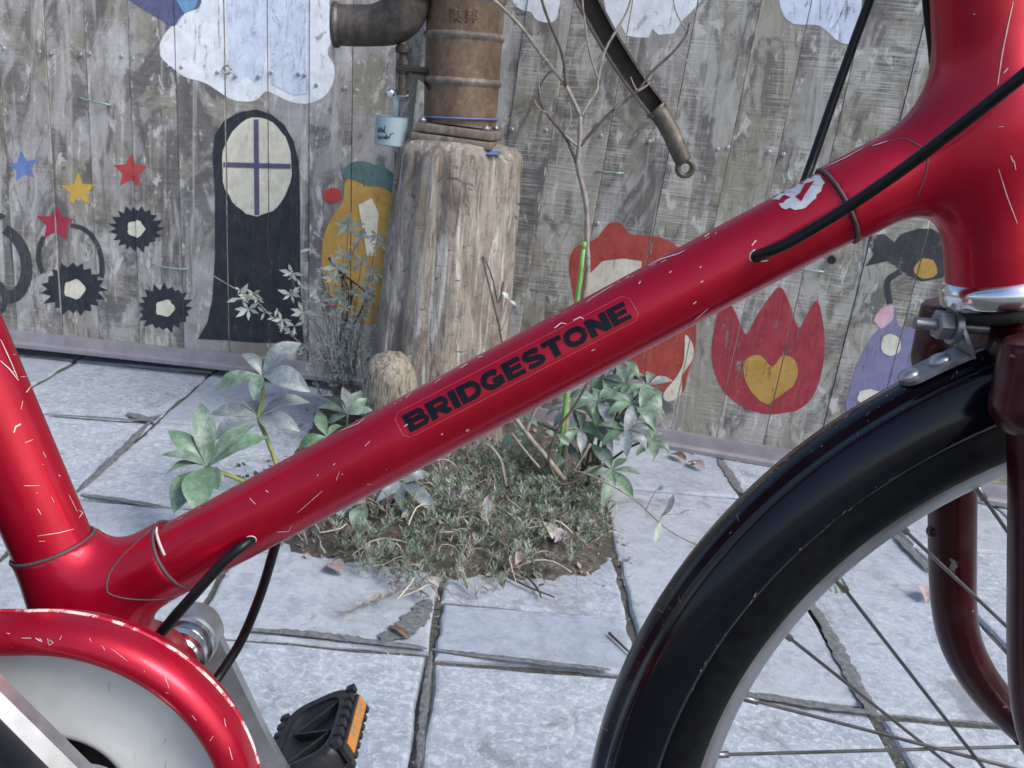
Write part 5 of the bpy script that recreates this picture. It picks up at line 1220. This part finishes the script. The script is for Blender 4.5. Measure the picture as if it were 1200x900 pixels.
# low phlox cover with dead stems, all round the foot of the log
R = random.Random(4)
poly = [Vector(pZ(*p)).xy for p in [(340, 634), (372, 610), (420, 590), (470, 560), (530, 540), (600, 545), (660, 560), (700, 580), (712, 612), (715, 640), (690, 650), (676, 668), (640, 676), (600, 692), (556, 703), (520, 708), (486, 702), (452, 690), (420, 676), (384, 652)]]
def inside(p, poly):
    c = False
    for a, b in zip(poly, poly[1:] + poly[:1]):
        if (a.y > p[1]) != (b.y > p[1]) and p[0] < (b.x - a.x) * (p[1] - a.y) / (b.y - a.y) + a.x: c = not c
    return c
xs_, ys_ = [p.x for p in poly], [p.y for p in poly]
gc = MB()
def density(x, y): return .5 + .9 * mnoise.noise(Vector((x * 11, y * 11, 2.5)))
cnt = 0
while cnt < 1900:
    x, y = R.uniform(min(xs_), max(xs_)), R.uniform(min(ys_), max(ys_))
    if not inside((x, y), poly): continue
    de = density(x, y); left = max(0, min(1, (-.10 - x) / .14))
    cnt += 1
    if R.random() < .30 and de < .42: continue
    green = R.random() < (de * 1.0 + .25) * (1 - .55 * left)
    front = math.exp(-((x + .02) ** 2 / .03 + (y - 1.42) ** 2 / .03))
    z = max(.002, bedz(x, y)) + R.random() ** 1.5 * (.02 + .035 * max(0, de) + .02 * front)
    p = Vector((x, y, z)); lean = Vector((R.uniform(-.5, .5), R.uniform(-.8, .3), 1)).normalized()
    mi = (0 if R.random() < .5 else 1) if green else (2 if R.random() < .5 else 3)
    n = R.randint(11, 17) if green else R.randint(6, 11); L0 = R.uniform(.006, .016) if green else R.uniform(.008, .022); k0_ = R.uniform(0, 6)
    for k in range(n):
        a = k0_ + k * 2.4; e = R.uniform(.15, 1.25); d = (Vector((math.cos(a) * math.cos(e), math.sin(a) * math.cos(e), math.sin(e))) + lean * .5).normalized(); L = L0 * R.uniform(.6, 1.2)
        s = d.cross(Vector((R.uniform(-1, 1), R.uniform(-1, 1), .3))).normalized() * (L * (.075 if green else .035)); q = p + lean * (L0 * .9 * k / n)
        gc.add([q - s * .6, q + d * L * .5 - s, q + d * L, q + d * L * .5 + s, q + s * .6], [(0, 1, 2, 3, 4)], mi)
cnt = 0
while cnt < 210:
    x, y = R.uniform(min(xs_), max(xs_)), R.uniform(min(ys_), max(ys_))
    if not inside((x, y), poly): continue
    cnt += 1; a = R.uniform(0, 6.28); L = R.uniform(.03, .09); z = max(.003, bedz(x, y)); h = R.uniform(.004, .035); d = Vector((math.cos(a), math.sin(a), 0)); e = Vector((-d.y, d.x, 0)) * R.uniform(-.02, .02)
    p = Vector((x, y, z)); pts = [p, p + d * L * .33 + Vector((0, 0, h)) + e * .5, p + d * L * .66 + Vector((0, 0, h * 1.1)) + e, p + d * L + Vector((0, 0, h * R.uniform(.1, 1.2)))]
    gc.tube(smoothline(pts, 2), R.choice([.0007, .0009, .0013]), 4, m=R.choice([2, 2, 3, 3]))
# the dry sprig lying out on the slab
for k in range(120):
    t = R.random(); p = pZ(405 + 70 * t, 716 - 26 * t, .006 + .006 * R.random()); a = R.uniform(0, 6.28); d = Vector((math.cos(a), math.sin(a), R.uniform(0, .8))).normalized() * R.uniform(.008, .02); s = d.cross(Vector((.3, .2, 1))).normalized() * .0007
    gc.add([p - s, p + d * .5 - s, p + d, p + d * .5 + s, p + s], [(0, 1, 2, 3, 4)], 2)
o = gc.obj('ground_cover', None, origin=(0, 1.5, 0), smooth=False, mats=[M['phlox'], M['phlox2'], M['straw'], M['straw2']])
tag(o, 'low mat of moss phlox and dry stems round the foot of the log', 'ground cover', None, 'stuff')
# litter in the bed and along the joints: one scattered mass
lt = MB()
def crumb(p, s, mi):
    a = R.uniform(0, 6.28); d = Vector((math.cos(a), math.sin(a), R.uniform(-.2, .5))) * s; e = Vector((-math.sin(a), math.cos(a), R.uniform(-.4, .4))) * s * R.uniform(.15, .7)
    lt.add([p - d, p + e + Vector((0, 0, s * .25)), p + d, p - e], [(0, 1, 2, 3)], mi)
for _ in range(1500):
    x, y = R.uniform(BX0 - .05, BX1 + .03), R.uniform(BY0 - .12, 2.2); crumb(Vector((x, y, max(.001, bedz(x, y)) + .004)), R.choice([.002, .003, .004, .007]), R.choice([0, 1, 1, 2, 2, 3]))
for _ in range(260):
    t = R.random(); p = PR.at(-.55 + 1.6 * t, .004, R.uniform(.0, .05)); crumb(p + Vector((0, 0, .001)), R.choice([.002, .003, .005]), R.choice([1, 2, 3]))
for _ in range(700):
    k = R.randint(0, 3)
    if k < 2: x = R.choice([-.36, -.043, .232, .515, .78]); y = R.uniform(.8, 2.0); x += R.gauss(0, .004)
    else: y = R.choice([1.12, 1.26, 1.40, 1.455, 1.073, 1.258]); x = R.uniform(-.6, 1.); y += R.gauss(0, .004)
    crumb(Vector((x, y, -.001)), R.choice([.0012, .0018, .0026]), R.choice([2, 3, 3, 1]))
o = lt.obj('litter', None, origin=(0, 1.6, 0), smooth=False, mats=[M['dead1'], M['dead4'], M['straw2'], M['straw']]); tag(o, 'crumbs of bark and dry leaf in the bed and slab joints', 'litter', None, 'stuff')
# fallen leaves one by one
def dead(px_, tip, wd, mat, label, z=.012, up=0.):
    a = pZ(px_[0], px_[1], z); b = pZ(tip[0], tip[1], z + .004) if not up else pY(tip[0], tip[1], a.y + up)
    m = MB(); leaflet(m, a, b, wd * (b - a).length, Vector((R.uniform(-.3, .3), -.2, 1)).normalized() if not up else Vector((.1, -1, .2)), .06, .3, 0, R); o = m.obj('dead_leaf', M[mat], None, a); tag(o, label, 'dead leaf', 'fallen dead leaves'); return o
dead((566, 612), (572, 580), .55, 'dead2', 'lavender grey dead leaf standing upright in the phlox', .04, .01)
dead((638, 612), (647, 632), .3, 'dead3', 'narrow pale folded dead leaf right of the upright leaf', .04)
dead((682, 616), (695, 606), .6, 'dead1', 'round pinkish dead leaf at the right end of the bed', .03)
dead((498, 678), (514, 688), .5, 'dead3', 'whitish dead leaf at the front edge of the phlox', .03)
dead((564, 687), (578, 690), .35, 'dead3', 'thin pale dead leaf at the slab corner', .02)
dead((382, 662), (404, 672), .55, 'dead1', 'pinkish dead leaf on the left bed edge', .004)
dead((650, 636), (664, 624), .6, 'dead2', 'small grey-violet dead leaf between phlox and soil', .03)
dead((470, 608), (486, 600), .55, 'dead3', 'cream dead leaf under the drooping hellebore', .04)
dead((604, 662), (612, 648), .45, 'dead1', 'pale pink dead leaf among the dry stems', .03)
dead((806, 541), (826, 550), .4, 'dead1', 'pinkish dead leaf against the right bottom rail', .006)
dead((808, 546), (820, 544), .5, 'dead3', 'small tan dead leaf below the rail', .006)
dead((786, 532), (804, 540), .4, 'dead4', 'dark brown dead leaf near the hellebore and rail', .006)
dead((1086, 706), (1094, 690), .7, 'dead1', 'reddish dead leaf seen behind the fork blade', .004)
dead((455, 734), (480, 748), .22, 'dead4', 'brown sliver of bark on the slab before the bed', .004)
dead((614, 538), (640, 545), .45, 'dead4', 'rusty brown curled dead leaf at the sapling foot', .03)
dead((390, 440), (410, 452), .5, 'dead4', 'brown dead leaf at the shrub foot by the rail', .02)
for pts, lab in (([(596, 676), (620, 688), (650, 700)], 'dark twig lying from the phlox onto the slab'), ([(612, 668), (630, 690), (634, 700)], 'short brown twig beside the longer dark twig'), ([(714, 742), (735, 762), (742, 770)], 'grey twig by the mudguard on the slab')):
    W = smoothline([pZ(x, y, .007) for x, y in pts], 5); m = MB(); m.tube(W, [.0022 - .0012 * i / len(W) for i in range(len(W))], 7); o = m.obj('fallen_twig', M['twig_dark'], None, W[0]); tag(o, lab, 'twig', 'twigs lying on the ground')
# weeds in cracks
def weed(c, Y, n, h, lab, mat='weed', blade=False, z=0.):
    b = pZ(*c); rt = MB()
    for _ in range(n):
        a = R.uniform(0, 6.28); L = h * R.uniform(.5, 1.1); d = Vector((math.cos(a) * .8, math.sin(a) * .5, R.uniform(.4, 1.2))).normalized(); p = b + Vector((R.uniform(-1, 1), R.uniform(-.4, .4), 0)) * h * .5 + Vector((0, 0, z))
        if blade:
            s = d.cross(Vector((0, 1, .2))).normalized() * .0012; rt.add([p - s, p + d * L * .5 - s + Vector((0, 0, .001)), p + d * L, p + d * L * .5 + s, p + s], [(0, 1, 2, 3, 4)])
        else:
            q = p + d * L * R.uniform(.3, 1); rt.tube([p, p.lerp(q, .5) + Vector((0, 0, .002)), q], .0007, 4)
            for k in range(5):
                e = Vector((R.uniform(-1, 1), R.uniform(-1, .2), R.uniform(-.2, .9))).normalized() * h * .28; s = e.cross(Vector((.2, 1, .5))).normalized() * h * .09; qq = q + Vector((R.uniform(-1, 1), R.uniform(-.5, .5), R.uniform(-1, 1))) * h * .15
                rt.add([qq, qq + e * .5 + s, qq + e, qq + e * .5 - s], [(0, 1, 2, 3)])
    o = rt.obj('weed', M[mat], None, b, smooth=False); tag(o, lab, 'weed', 'weeds in cracks'); return o
weed((153, 424), 0, 10, .075, 'tallest green weed against the left fence under the dark flower', z=.03)
weed((176, 428), 0, 16, .035, 'low leafy weed right of the tall one at the left rail', z=.045)
weed((303, 572), 0, 14, .045, 'small leafy weed between slab and tall hellebore')
weed((985, 694), 0, 9, .035, 'little grass tuft in a slab joint inside the wheel', blade=True)
weed((664, 660), 0, 12, .03, 'small bright grass tuft at the right corner of the phlox', blade=True)
